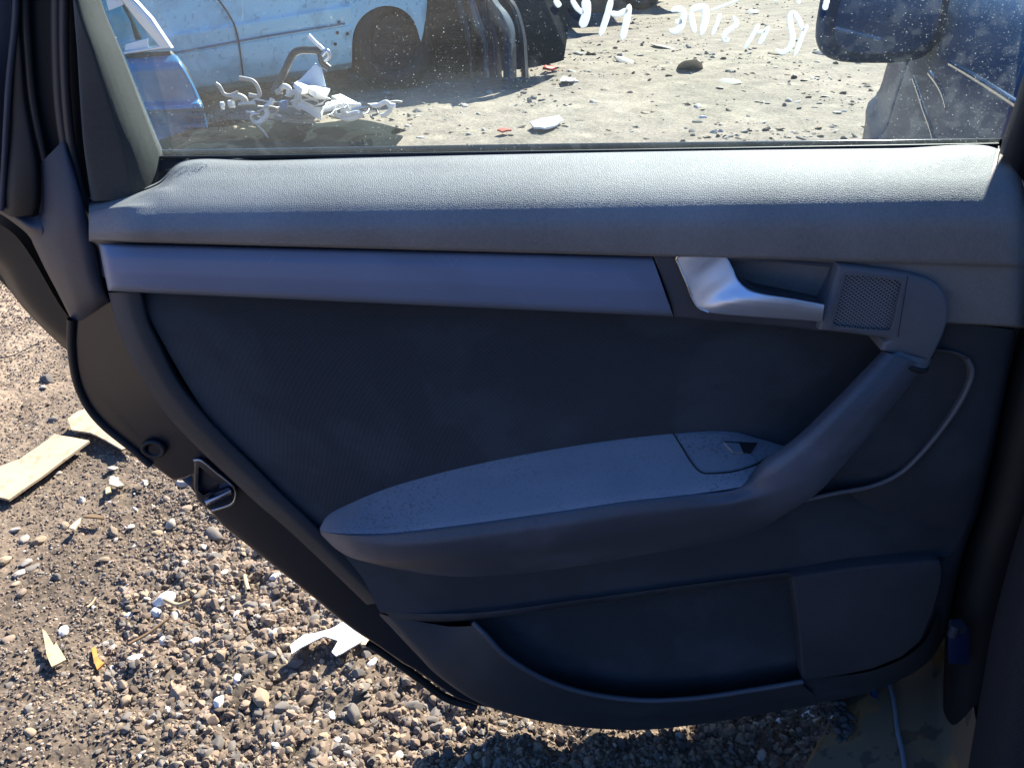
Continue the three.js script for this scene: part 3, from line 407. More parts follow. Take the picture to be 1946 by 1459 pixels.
// small speaker housing, grille and neck of the pull handle
const grO = [[1607, 518], [1660, 522], [1708, 529], [1716, 533], [1717, 542], [1706, 588], [1696, 624], [1688, 631], [1640, 628], [1588, 622], [1581, 618], [1580, 608], [1590, 570], [1601, 525]];
const hous = obj('speaker_housing', plate([[1594, 503], [1660, 511], [1700, 516], [1737, 522], [1765, 530], [1784, 541], [1798, 558], [1806, 580], [1804, 610], [1794, 640], [1780, 668], [1768, 692], [1740, 690], [1706, 680], [1676, 667], [1682, 652], [1690, 648], [1683, 644], [1630, 637], [1580, 631], [1557, 629], [1566, 594], [1578, 560]], 0.045, 0.045, 0.004, { holes: [grO.map((p) => [1649 + (p[0] - 1649) * 1.07, 575 + (p[1] - 575) * 1.07])], smooth: false }), M.housing, door);
{ const gx = []; const pts = grO.map((p) => P(1649 + (p[0] - 1649) * 1.04, 575 + (p[1] - 575) * 1.04, 0.042)); const inside = (x, y) => { let c = false; for (let i = 0, j = pts.length - 1; i < pts.length; j = i++) if ((pts[i].y > y) !== (pts[j].y > y) && x < (pts[j].x - pts[i].x) * (y - pts[i].y) / (pts[j].y - pts[i].y) + pts[i].x) c = !c; return c; };
  for (const [ang, pitch] of [[32, 0.0029], [-35, 0.0029]]) { const a = ang * Math.PI / 180, d = [Math.cos(a), Math.sin(a)], n = [-d[1], d[0]], c = P(1650, 575, 0.042);
    for (let k = -30; k <= 30; k++) { let s0 = null, s1 = null; for (let s = -0.08; s <= 0.08; s += 0.0008) { const x = c.x + n[0] * k * pitch + d[0] * s, y = c.y + n[1] * k * pitch + d[1] * s; if (inside(x, y)) { if (s0 === null) s0 = s; s1 = s; } }
      if (s0 !== null && s1 - s0 > 0.002) { const X = (s) => V3(c.x + n[0] * k * pitch + d[0] * s, c.y + n[1] * k * pitch + d[1] * s, ang > 0 ? 0.0405 : 0.0409); gx.push(bar(X(s0), X(s1), 0.0008, 0.001)); } } }
  obj('grille', gx, M.wire, hous);
  obj('grille_backing', plate(grO.map((p) => [1649 + (p[0] - 1649) * 1.1, 575 + (p[1] - 575) * 1.1]), 0.037, 0.004, 0.0005), M.dark, hous);
  obj('grille_rim', tube(grO.map((p) => [1649 + (p[0] - 1649) * 1.02, 575 + (p[1] - 575) * 1.02, 0.0442]), 0.0012, { n: 120, m: 6, closed: true }), M.housing, hous);
  obj('seam', tube([[1726, 525, 0.0451], [1720, 560, 0.0451], [1707, 640, 0.0451]], 0.0004, { n: 10, m: 5 }), M.dark, hous); }
// armrest
const armB = [[607, 1004], [620, 982], [658, 958], [728, 925], [820, 896], [928, 870], [1036, 850], [1144, 834], [1273, 820], [1386, 817], [1446, 833], [1500, 850]];
const armF = [[608.5, 1009], [626, 1014], [664, 1019], [739, 1021], [847, 1011], [982, 994], [1090, 979], [1198, 963], [1305, 951], [1413, 934], [1490, 912], [1560, 860]];
const zF = [0.014, 0.04, 0.062, 0.074, 0.082, 0.086, 0.087, 0.087, 0.086, 0.08, 0.064, 0.04], zB = [0.004, 0.0, -0.002, -0.002, -0.002, -0.002, -0.002, -0.002, -0.002, -0.002, -0.002, 0];
const armT = (t, dz = 0) => armB.map((p, i) => { const z = zB[i] + (zF[i] - zB[i]) * t; return P(p[0] + (armF[i][0] - p[0]) * t, p[1] + (armF[i][1] - p[1]) * t, z + dz * Math.min(1, i / 3)); });
const armrest = obj('armrest', loft([
  armT(0, -0.02), armT(0.0, 0.0), armT(0.06, 0.003), armT(0.3, 0.002), armT(0.6, 0.001), armT(0.82, 0.0), armT(0.92, -0.0015)], 120, 8, { param: true, tension: 0.35 }), M.arm, door);
obj('pull_handle', loft([
  [...armT(0.8, -0.012).slice(0, 10), [1453, 873, 0.0460], [1508, 835, 0.0475], [1569, 778, 0.0450], [1623, 723, 0.0378], [1677, 667, 0.0286]], [...armT(0.9, -0.002).slice(0, 10), [1453, 873, 0.0620], [1508, 835, 0.0625], [1569, 778, 0.0590], [1623, 723, 0.0502], [1677, 667, 0.0394]], [...armT(0.96, -0.002).slice(0, 10), [1464, 881, 0.0759], [1519, 840, 0.0755], [1580, 782, 0.0711], [1634, 726, 0.0610], [1686, 670, 0.0488]], [...armT(1.0, -0.004).slice(0, 10), [1481, 895, 0.0835], [1537, 850, 0.0826], [1597, 790, 0.0777], [1652, 730, 0.0668], [1702, 676, 0.0540]],
  [[609, 1013, 0.014], [632, 1026, 0.038], [668, 1034, 0.06], [744, 1040, 0.074], [850, 1032, 0.083], [985, 1014, 0.086], [1092, 999, 0.087], [1200, 983, 0.086], [1307, 970, 0.085], [1413, 954, 0.083], [1513, 919, 0.0839], [1570, 867, 0.0830], [1629, 805, 0.0781], [1685, 738, 0.0672], [1729, 685, 0.0543]], [[612, 1018, 0.012], [640, 1044, 0.032], [674, 1060, 0.05], [750, 1068, 0.064], [856, 1062, 0.072], [990, 1046, 0.075], [1096, 1030, 0.076], [1204, 1012, 0.075], [1312, 996, 0.073], [1418, 980, 0.069], [1536, 937, 0.0739], [1593, 879, 0.0736], [1651, 815, 0.0694], [1708, 744, 0.0594], [1749, 691, 0.0475]], [[614, 1018, 0.004], [644, 1044, 0.016], [680, 1063, 0.026], [756, 1078, 0.034], [862, 1086, 0.038], [995, 1078, 0.04], [1100, 1064, 0.04], [1208, 1046, 0.04], [1316, 1028, 0.039], [1424, 1004, 0.038], [1545, 944, 0.0583], [1603, 884, 0.0590], [1660, 819, 0.0558], [1718, 746, 0.0473], [1757, 694, 0.0369]], [[616, 1018, -0.006], [648, 1044, -0.004], [688, 1064, 0.0], [764, 1084, 0.006], [868, 1098, 0.008], [1000, 1092, 0.008], [1104, 1078, 0.008], [1212, 1060, 0.008], [1320, 1040, 0.008], [1428, 1014, 0.01], [1540, 940, 0.0385], [1597, 881, 0.0405], [1655, 817, 0.0385], [1712, 745, 0.0320], [1752, 692, 0.0235]]], 170, 8, { param: true, tension: 0.4 }), M.pull, door);
// things set flush into the armrest are laid on its surface
armrest.updateWorldMatrix(true, false);
M.arm.side = THREE.DoubleSide; M.paint.side = THREE.DoubleSide;
const rc = new THREE.Raycaster();
function onMesh(m, px, py, lift) { scene.updateMatrixWorld(); rc.set(CAM, ray(px, py).normalize()); const h = rc.intersectObject(m, false)[0]; if (!h) return P(px, py, 0.06); const n = h.face.normal.clone(); if (n.dot(rc.ray.direction) > 0) n.negate(); return h.point.clone().addScaledVector(n, lift); }
const SA = onMesh(armrest, 1300, 850, 0), SN = onMesh(armrest, 1360, 890, 0).sub(SA).cross(onMesh(armrest, 1400, 832, 0).sub(SA)).normalize(); if (SN.y < 0) SN.negate();
const onTop = (px, py, lift) => PL(px, py, SA.clone().addScaledVector(SN, lift), SN);
function onPlate(m, outline, lift, th) { const a = outline.map((p) => onTop(p[0], p[1], lift)), c = outline.map((p, i) => a[i].clone().addScaledVector(SN, -th)); const f = THREE.ShapeUtils.triangulateShape(outline.map((p) => new THREE.Vector2(p[0], p[1])), []); const pos = [], uv = [];
  const put = (v) => { pos.push(v.x, v.y, v.z); uv.push(v.x, -v.z * 1.1 + 0.13); };
  for (const t of f) for (const k of t) put(a[k]);
  for (let i = 0; i < a.length; i++) { const j = (i + 1) % a.length; for (const v of [a[i], c[i], a[j], a[j], c[i], c[j]]) put(v); }
  const g = new THREE.BufferGeometry(); g.setAttribute('position', new THREE.Float32BufferAttribute(pos, 3)); g.setAttribute('uv', new THREE.Float32BufferAttribute(uv, 2)); g.computeVertexNormals(); return toCreasedNormals(g, 0.5); }
{ const O = [[1280, 824], [1296, 848], [1314, 876], [1328, 893], [1338, 898], [1352, 899], [1392, 895], [1432, 884], [1462, 868], [1450, 848], [1436, 834], [1412, 826], [1386, 822], [1330, 821]];
  const ins = (x, y, o) => { let c = false; for (let i = 0, j = o.length - 1; i < o.length; j = i++) if ((o[i][1] > y) !== (o[j][1] > y) && x < (o[j][0] - o[i][0]) * (y - o[i][1]) / (o[j][1] - o[i][1]) + o[i][0]) c = !c; return c; };
  scene.updateMatrixWorld();
  const hitA = (x, y) => { rc.set(CAM, ray(x, y).normalize()); const h = rc.intersectObject(armrest, false)[0]; return h ? h.point : null; };
  const pos = [], uv = []; const st = 3; for (let x = 1278; x < 1466; x += st) for (let y = 818; y < 902; y += st) { const q = [[x, y], [x + st, y], [x + st, y + st], [x, y + st]]; if (!q.every((p) => ins(p[0], p[1], O))) continue; const h = q.map((p) => hitA(p[0], p[1])); if (h.some((p) => !p)) continue; for (const k of [0, 3, 1, 1, 3, 2]) { const p = h[k]; pos.push(p.x, p.y + 0.0009, p.z + 0.0004); uv.push(p.x, -p.z * 1.1 + 0.2); } }
  let g = new THREE.BufferGeometry(); g.setAttribute('position', new THREE.Float32BufferAttribute(pos, 3)); g.setAttribute('uv', new THREE.Float32BufferAttribute(uv, 2)); g = mergeVertices(g, 1e-6); g.computeVertexNormals();
  const sw = obj('switch_plate', g, mat([0.25, 0.26, 0.3], 0.55, { map: armMap }), door);
  const A0 = hitA(1380, 846) ?? P(1380, 846, 0.03), n0 = (hitA(1424, 850) ?? P(1424, 850, 0.03)).sub(A0).cross((hitA(1400, 872) ?? P(1400, 872, 0.05)).sub(A0)).normalize(); if (n0.y < 0) n0.negate();
  const at = (o, l) => o.map(([x, y]) => PL(x, y, A0.clone().addScaledVector(n0, l), n0));
  const prism = (o, l0, l1) => { const a = at(o, l1), b = a.map((p) => p.clone().addScaledVector(n0, l0 - l1)), ps = []; const f = THREE.ShapeUtils.triangulateShape(o.map((p) => new THREE.Vector2(p[0], p[1])), []); for (const t of f) for (const k of t) ps.push(...a[k].toArray()); for (let i = 0; i < a.length; i++) { const k = (i + 1) % a.length; for (const v of [a[i], b[i], a[k], a[k], b[i], b[k]]) ps.push(...v.toArray()); } const q = new THREE.BufferGeometry(); q.setAttribute('position', new THREE.Float32BufferAttribute(ps, 3)); q.computeVertexNormals(); return toCreasedNormals(q, 0.5); };
  obj('switch_recess', prism([[1376, 838], [1440, 841], [1428, 861], [1394, 859]], -0.002, 0.0022), M.dark, sw);
  obj('switch_toggle', prism([[1377, 840], [1405, 842], [1413, 859], [1394, 858]], 0.0015, 0.0052), mat([0.2, 0.21, 0.24], 0.5), sw);
  obj('seam', tube([[1278, 822], [1295, 848], [1313, 877], [1327, 894], [1338, 899.5], [1352, 900], [1392, 896.5], [1432, 885], [1461, 869]].map((p) => onMesh(armrest, p[0], p[1], 0.0004)), 0.0009, { n: 60, m: 6 }), M.dark, sw); }
// pull handle sweeping from the speaker housing down into the armrest
{ const L = [[1684, 650], [1676, 667], [1622, 723], [1568, 777], [1507, 834], [1472, 864], [1440, 882], [1390, 898], [1330, 915]], R = [[1770, 672], [1757, 694], [1718, 746], [1660, 819], [1603, 884], [1565, 923], [1530, 948], [1470, 975], [1390, 1000]];
  const zc = [0.03, 0.034, 0.044, 0.052, 0.056, 0.056, 0.054, 0.046, 0.034], rz = [0.02, 0.021, 0.024, 0.026, 0.028, 0.03, 0.03, 0.028, 0.02];
  const ring = L.map((l, i) => { const a = P(l[0], l[1], zc[i]), b = P(R[i][0], R[i][1], zc[i] - 0.004), c = a.clone().lerp(b, 0.5), h = b.clone().sub(a).multiplyScalar(0.5); return Array.from({ length: 20 }, (_, k) => { const t = k / 20 * 2 * Math.PI, ce = Math.sign(Math.cos(t)) * Math.pow(Math.abs(Math.cos(t)), 0.85); return c.clone().addScaledVector(h, ce).add(V3(0, 0, rz[i] * Math.sin(t))); }); });
  obj('handle_neck', loft(ring.slice(0, 2).map((r) => [...r]).concat([]), 40, 4, { closeU: true, param: true }), M.housing, door);
  obj('seam', tube(ring[1].slice(0, 11).map((p) => p.clone()), 0.0026, { n: 40, m: 6 }), M.dark, door); }
// scooped pocket behind the pull handle with a raised rim
{ const O = [[1780, 664], [1812, 668], [1838, 680], [1848, 706], [1833, 750], [1799, 804], [1756, 857], [1710, 900], [1660, 923], [1584, 938], [1530, 950]];
  const I = [[1740, 700], [1735, 715], [1725, 735], [1706, 760], [1680, 795], [1645, 838], [1610, 878], [1585, 902], [1565, 918], [1545, 935], [1525, 948]];
  const mx = (t, z) => O.map((p, i) => [p[0] + (I[i][0] - p[0]) * t, p[1] + (I[i][1] - p[1]) * t, z - (z - 0.018) * (i === 10 ? 1 : i === 9 ? 0.5 : 0)]);
  const tray = obj('grip_scoop', loft([mx(-0.03, 0.016), mx(0.0, 0.024), mx(0.07, 0.02), mx(0.16, 0.004), mx(0.45, -0.004), mx(0.8, -0.002), mx(1.1, 0.01)], 70, 6, { param: true }), mat([0.12, 0.125, 0.14], 0.55, { map: mottle, bumpMap: grainFine, bumpScale: 0.0003 }), door);
  obj('rim', tube(O.slice(2).map((p, i) => [p[0], p[1], 0.024]), 0.0026, { n: 80, m: 8 }), mat([0.16, 0.165, 0.18], 0.45, { map: mottle }), tray); }
// belt seals and window
obj('outer_belt_seal', loft([[[200, 286, -0.058], [338, 284, -0.058], [1100, 272, -0.058], [1905, 262, -0.058]], [[200, 287, -0.053], [338, 285, -0.053], [1100, 273, -0.053], [1905, 263, -0.053]], [[200, 292, -0.051], [338, 290, -0.051], [1100, 279, -0.051], [1905, 268, -0.051]], [[200, 299, -0.055], [338, 297, -0.055], [1100, 287, -0.055], [1905, 275, -0.055]], [[200, 310, -0.06], [338, 308, -0.06], [1100, 298, -0.06], [1905, 286, -0.06]]], 60, 4), M.gloss, door);
obj('inner_belt_seal', [tube([[260, 299, -0.044], [338, 299, -0.044], [1100, 287.5, -0.044], [1898, 274.5, -0.044]], 0.0016, { n: 60, m: 8 }), loft([[[240, 303, -0.044], [338, 303, -0.044], [1100, 291, -0.044], [1900, 277, -0.044]], [[240, 345, -0.036], [338, 318, -0.036], [1100, 302, -0.036], [1900, 288, -0.036]]], 40, 2)], M.rubber, door);
const glass = obj('window_glass', plate([[40, -180], [240, 330], [1890, 300], [2040, -180]], ZG, 0.0035, 0.0005), M.glass, door);
{ const S = 2048, H2 = 512; let sd = 77; const r = () => (sd = (sd * 16807) % 2147483647) / 2147483647; const a = new Float32Array(S * H2);
  for (let j = 0; j < H2; j++) for (let i = 0; i < S; i++) { const u = i / S, v = j / H2; a[j * S + i] = 0.007 + 0.05 * Math.pow(fbm(u * 9, v * 4, 4), 2) + 0.03 * sstep(0.6, 0.8, fbm(u * 70 + v * 9, v * 5 + 3, 3)) * sstep(0.35, 0.6, fbm(u * 6, v * 3 + 9, 2)) + 0.05 * sstep(0.42, 0.2, v) * fbm(u * 30, v * 12, 3) + 0.04 * sstep(0.5, 0.75, fbm(u * 90 + 4, v * 26, 2)) * sstep(0.7, 0.9, u); }
  for (let k = 0; k < 9000; k++) { const q = r(), i = Math.floor((q < 0.45 ? r() : q < 0.6 ? 0.3 + 0.2 * r() : 0.74 + 0.26 * Math.sqrt(r())) * S) % S, j = Math.floor(r() * H2), s = 0.08 + 0.75 * Math.pow(r(), 3); a[j * S + i] = Math.max(a[j * S + i], s); if (r() < 0.25) { a[j * S + (i + 1) % S] = s; } if (r() < 0.1) { a[Math.min(H2 - 1, j + 1) * S + i] = s; } }
  const t = dataTex(S, H2, (i, j) => a[j * S + i], false); t.wrapS = t.wrapT = THREE.ClampToEdgeWrapping;
  const c = [[40, -180], [240, 330], [1890, 300], [2040, -180]].map((p) => P(p[0], p[1], ZG + 0.0012)); const x0 = c[0].x, x1 = c[3].x, y0 = c[2].y, y1 = c[0].y;
  const g = new THREE.BufferGeometry(); g.setAttribute('position', new THREE.Float32BufferAttribute(c.flatMap((p) => [p.x, p.y, p.z]), 3)); g.setAttribute('uv', new THREE.Float32BufferAttribute(c.flatMap((p) => [(p.x - x0) / (x1 - x0), (p.y - y0) / (y1 - y0)]), 2)); g.setIndex([0, 1, 2, 0, 2, 3]); g.computeVertexNormals();
  obj('dust_film', g, mat([0.8, 0.84, 0.84], 1, { alphaMap: t, transparent: true, transmission: 0.5, thickness: 0 }), glass); }
// hand lettering on the outside of the glass, read from outside
{ const st = [[[[50, -4], [85, 45]], 34], [[[160, -8], [200, 56], [240, 88]], 30], [[[255, -12], [258, 90], [228, 182]], 54], [[[425, -12], [390, 120], [350, 236]], 36], [[[545, 25], [522, 150], [495, 262]], 38], [[[418, 86], [470, 92], [532, 62]], 34],
    [[[815, 72], [866, 58], [900, 75], [896, 130], [880, 180], [842, 206], [805, 196]], 38], [[[846, 148], [892, 138]], 34], [[[950, 78], [960, 150], [976, 216]], 34], [[[945, 72], [990, 50], [1040, 48], [1046, 120], [1016, 236]], 40], [[[1145, 85], [1120, 160], [1090, 232]], 26],
    [[[1225, 104], [1252, 155], [1200, 200], [1168, 238], [1180, 266], [1204, 250]], 32], [[[1078, 70], [1150, 42], [1275, -6]], 15], [[[1400, 155], [1360, 230], [1303, 322]], 24], [[[1465, 170], [1430, 240], [1400, 294]], 28], [[[1384, 212], [1442, 204]], 18],
    [[[1510, 325], [1552, 346], [1600, 318], [1622, 250], [1608, 170], [1606, 112], [1626, 85], [1652, 112], [1680, 170], [1694, 205]], 34], [[[1720, 160], [1684, 240], [1634, 372]], 28], [[[1500, 5], [1532, -6]], 15], [[[1660, 26], [1666, -8]], 22], [[[1832, 66], [1852, -12]], 34]];
  for (const [pts, w] of st) { const c = new THREE.CatmullRomCurve3(pts.map(([x, y]) => V3(1040 + x / 3.475, y / 3.475, 0))), n = 28, rows = [[], [], [], []]; 
    for (let i = 0; i <= n; i++) { const t = i / n, p = c.getPoint(t), d = c.getTangent(t), e = Math.sqrt(Math.max(0.02, 1 - Math.pow(Math.abs(2 * t - 1), 7))) * (0.92 + 0.16 * vnoise(t * 6 + w, pts[0][0])), h = 1.18 * w / 3.475 / 2 * e; const q = (s, z) => [p.x - d.y * h * s, p.y + d.x * h * s, z];
      rows[0].push(q(-1, ZG - 0.0042)); rows[1].push(q(-0.7, ZG - 0.0048)); rows[2].push(q(0.7, ZG - 0.0048)); rows[3].push(q(1, ZG - 0.0042)); }
    obj('letter_stroke', loft(rows, n, 2, { param: true, linear: true }), M.marker, glass); } }
// printed maker's mark low on the glass
{ const font = await new FontLoader().loadAsync('fonts/droid/droid_sans_bold.typeface.json'); const gs = [];
  const put = (g, x0, x1, y0, y1) => { g.computeBoundingBox(); const b = g.boundingBox, p = g.attributes.position; for (let i = 0; i < p.count; i++) { const u = (p.getX(i) - b.min.x) / (b.max.x - b.min.x), v = (p.getY(i) - b.min.y) / (b.max.y - b.min.y), q = P(x1 + (x0 - x1) * u, y1 + (y0 - y1) * v, ZG - 0.0041); p.setXYZ(i, q.x, q.y, q.z); } gs.push(g); };
  const text = (s, ...a) => put(new THREE.ShapeGeometry(font.generateShapes(s, 10), 2), ...a);
  text('SEKURIT', 362, 400, 211, 216); text('M2010M AS2', 348, 388, 219, 225); text('001057', 350, 381, 227, 234); text('-', 384, 391, 230, 231.4); text('43R', 396, 411, 226, 233); text('E1', 421, 433, 225, 235); text('E000533', 353, 392, 241.5, 247); text('CCC', 402, 415, 240, 247);
  for (const x of [371, 379.5, 388, 396.5]) put(new THREE.RingGeometry(0.82, 1, 32), x - 5, x + 5, 198, 208);
  put(new THREE.RingGeometry(0.92, 1, 48), 415, 439, 219, 241.5); put(new THREE.RingGeometry(0.9, 1, 48), 396, 420, 235.5, 252);
  obj('printed_mark', gs, M.ink, glass); }
// rear window pillar, padded black
{ const edge = [[160, -160], [190, 0], [230, 100], [264, 185], [298, 268], [327, 334]];
  const er = (dx, z, dy = 0) => edge.map((p, i) => [p[0] + dx * (0.5 + 0.11 * i), p[1] + dy * (i === 5 ? 1 : 0), z - 0.002 * i]);
  obj('outer_pillar', plate([[-120, -190], [140, -190], [176, 0], [218, 100], [252, 185], [285, 268], [314, 334], [220, 400], [-120, 400]], -0.064, 0.02, 0.003), M.paint, door);
  obj('window_pillar', loft([
    [[130, -160, -0.02], [138, 0, -0.02], [146, 100, -0.02], [151, 185, -0.02], [158, 275, -0.02], [172, 380, -0.02]],
    [[136, -160, -0.002], [142, 0, -0.002], [148, 100, -0.002], [156, 185, -0.003], [164, 275, -0.004], [184, 382, -0.006]],
    
    er(-80, 0.006, 44), er(-66, 0.003, 38), er(-52, -0.003, 31), er(-38, -0.011, 24), er(-24, -0.021, 14), er(-12, -0.031, 7), er(0, -0.042), er(2, -0.055), er(-10, -0.07)], 60, 6, { param: true, tension: 0.35 }), M.felt, door); }
obj('window_frame', [tube([P(100, -160, -0.03), V3(-0.36, 1.33, -0.03), V3(-0.2, 1.4, -0.03), V3(0.2, 1.42, -0.03), V3(0.5, 1.38, -0.03), P(2080, -160, -0.03)], 0.022, { n: 80 })], M.rubber, door);
obj('front_frame', loft([[[1898, 292, -0.05], [1922, 220, -0.05], [1948, 135, -0.05], [1995, 0, -0.05], [2050, -160, -0.05]], [[1900, 292, -0.02], [1924, 220, -0.02], [1950, 135, -0.02], [1997, 0, -0.02], [2052, -160, -0.02]], [[1908, 296, 0.0], [1932, 235, 0.002], [1960, 150, 0.002], [2010, 10, 0.002], [2066, -160, 0.002]], [[1935, 330, 0.004], [1960, 280, 0.004], [1990, 180, 0.004], [2040, 30, 0.004], [2110, -160, 0.004]], [[1975, 385, -0.02], [2010, 320, -0.02], [2045, 200, -0.02], [2080, 40, -0.02], [2150, -160, -0.02]]], 40, 6, { param: true }), M.jambDark, door);
// seals and jamb on the rear edge
obj('jamb_panel', loft([[[-80, -160, -0.05], [-80, 100, -0.05], [-80, 300, -0.05], [-80, 420, -0.05]], [[0, -160, -0.045], [0, 100, -0.045], [0, 300, -0.045], [0, 405, -0.045]], [[60, -160, -0.04], [60, 100, -0.04], [66, 300, -0.04], [72, 420, -0.04]], [[110, -160, -0.045], [112, 100, -0.045], [120, 300, -0.045], [140, 420, -0.045]], [[160, -160, -0.04], [160, 100, -0.04], [170, 300, -0.04], [190, 400, -0.04]]], 40, 5, { param: true }), M.jambDark, door);
obj('jamb_cover', loft([[[38, -160, -0.03], [36, 16, -0.03], [45, 95, -0.03], [54, 189, -0.03], [67, 252, -0.03], [76, 309, -0.03], [77, 380, -0.03], [70, 410, -0.032]], [[34, -160, -0.02], [32, 20, -0.022], [38, 95, -0.022], [44, 189, -0.022], [54, 252, -0.02], [64, 309, -0.018], [66, 380, -0.018], [60, 408, -0.02]], [[24, -160, -0.022], [24, 20, -0.022], [24, 95, -0.022], [22, 189, -0.022], [24, 252, -0.02], [26, 309, -0.016], [24, 370, -0.014], [22, 412, -0.018]], [[14, -160, -0.034], [14, 20, -0.034], [12, 95, -0.034], [8, 189, -0.034], [4, 252, -0.034], [2, 309, -0.03], [0, 360, -0.028], [-2, 398, -0.028]]], 50, 6, { param: true }), M.jambDark, door);
obj('outer_seal', [tube([[30, -160, -0.02], [29, 20, -0.02], [26, 60, -0.02], [16, 158, -0.02], [7, 315, -0.02], [2, 396, -0.02]], 0.0028, { n: 60 }), loft([[[24, -160, -0.026], [22, 30, -0.026], [10, 158, -0.026], [1, 315, -0.026], [-4, 396, -0.026]], [[-20, -160, -0.018], [-20, 30, -0.018], [-22, 158, -0.018], [-26, 315, -0.018], [-30, 396, -0.018]], [[-90, -160, -0.03], [-90, 30, -0.03], [-90, 158, -0.03], [-90, 315, -0.03], [-90, 396, -0.03]]], 40, 5, { param: true })], M.jamb, door);
obj('weather_seal', tube([[48, -160, -0.03], [46, 0, -0.03], [51, 95, -0.03], [60, 189, -0.03], [71, 250, -0.03], [84, 305, -0.03]], 0.0038, { n: 60 }), mat([0.04, 0.036, 0.034], 0.45), door);
obj('weather_seal', [tube([[108, -160, -0.03], [107, 0, -0.03], [108, 95, -0.03], [112, 189, -0.03], [122, 268, -0.03], [136, 330, -0.03], [150, 385, -0.03]], 0.0052, { n: 60 }), tube([[122, -160, -0.026], [121, 0, -0.026], [121, 95, -0.026], [126, 200, -0.026], [136, 285, -0.026], [150, 345, -0.026], [162, 392, -0.026]], 0.0042, { n: 60 })], mat([0.042, 0.039, 0.042], 0.42), door);
obj('corner_cover', loft([[[76, 312, -0.035], [78, 372, -0.035], [72, 408, -0.035], [56, 440, -0.035], [74, 488, -0.04], [112, 562, -0.04], [136, 610, -0.04]], [[80, 306, -0.024], [84, 372, -0.022], [84, 412, -0.022], [74, 446, -0.024], [86, 492, -0.026], [118, 560, -0.03], [139, 613, -0.034]], [[100, 286, -0.02], [106, 360, -0.014], [110, 420, -0.01], [112, 460, -0.01], [124, 510, -0.012], [142, 566, -0.018], [152, 610, -0.03]], [[118, 269, -0.02], [132, 350, -0.01], [142, 420, -0.004], [152, 470, -0.004], [164, 520, -0.006], [178, 566, -0.012], [180, 592, -0.026]], [[127, 274, -0.024], [148, 350, -0.014], [166, 420, -0.01], [178, 470, -0.01], [188, 520, -0.012], [200, 560, -0.016], [206, 575, -0.026]], [[130, 282, -0.036], [152, 354, -0.03], [171, 420, -0.028], [184, 470, -0.028], [194, 520, -0.03], [206, 558, -0.03], [210, 576, -0.036]]], 60, 6, { param: true }), M.jamb, door);
obj('corner_cover', loft([[[-40, 376, -0.03], [0, 392, -0.03], [30, 402, -0.03], [62, 412, -0.03], [76, 404, -0.032]], [[-40, 384, -0.024], [0, 400, -0.024], [28, 414, -0.024], [56, 432, -0.022], [80, 440, -0.02]], [[-40, 392, -0.036], [0, 407, -0.036], [26, 424, -0.036], [52, 446, -0.036], [74, 480, -0.036]]], 30, 5, { param: true }), M.jamb, door);

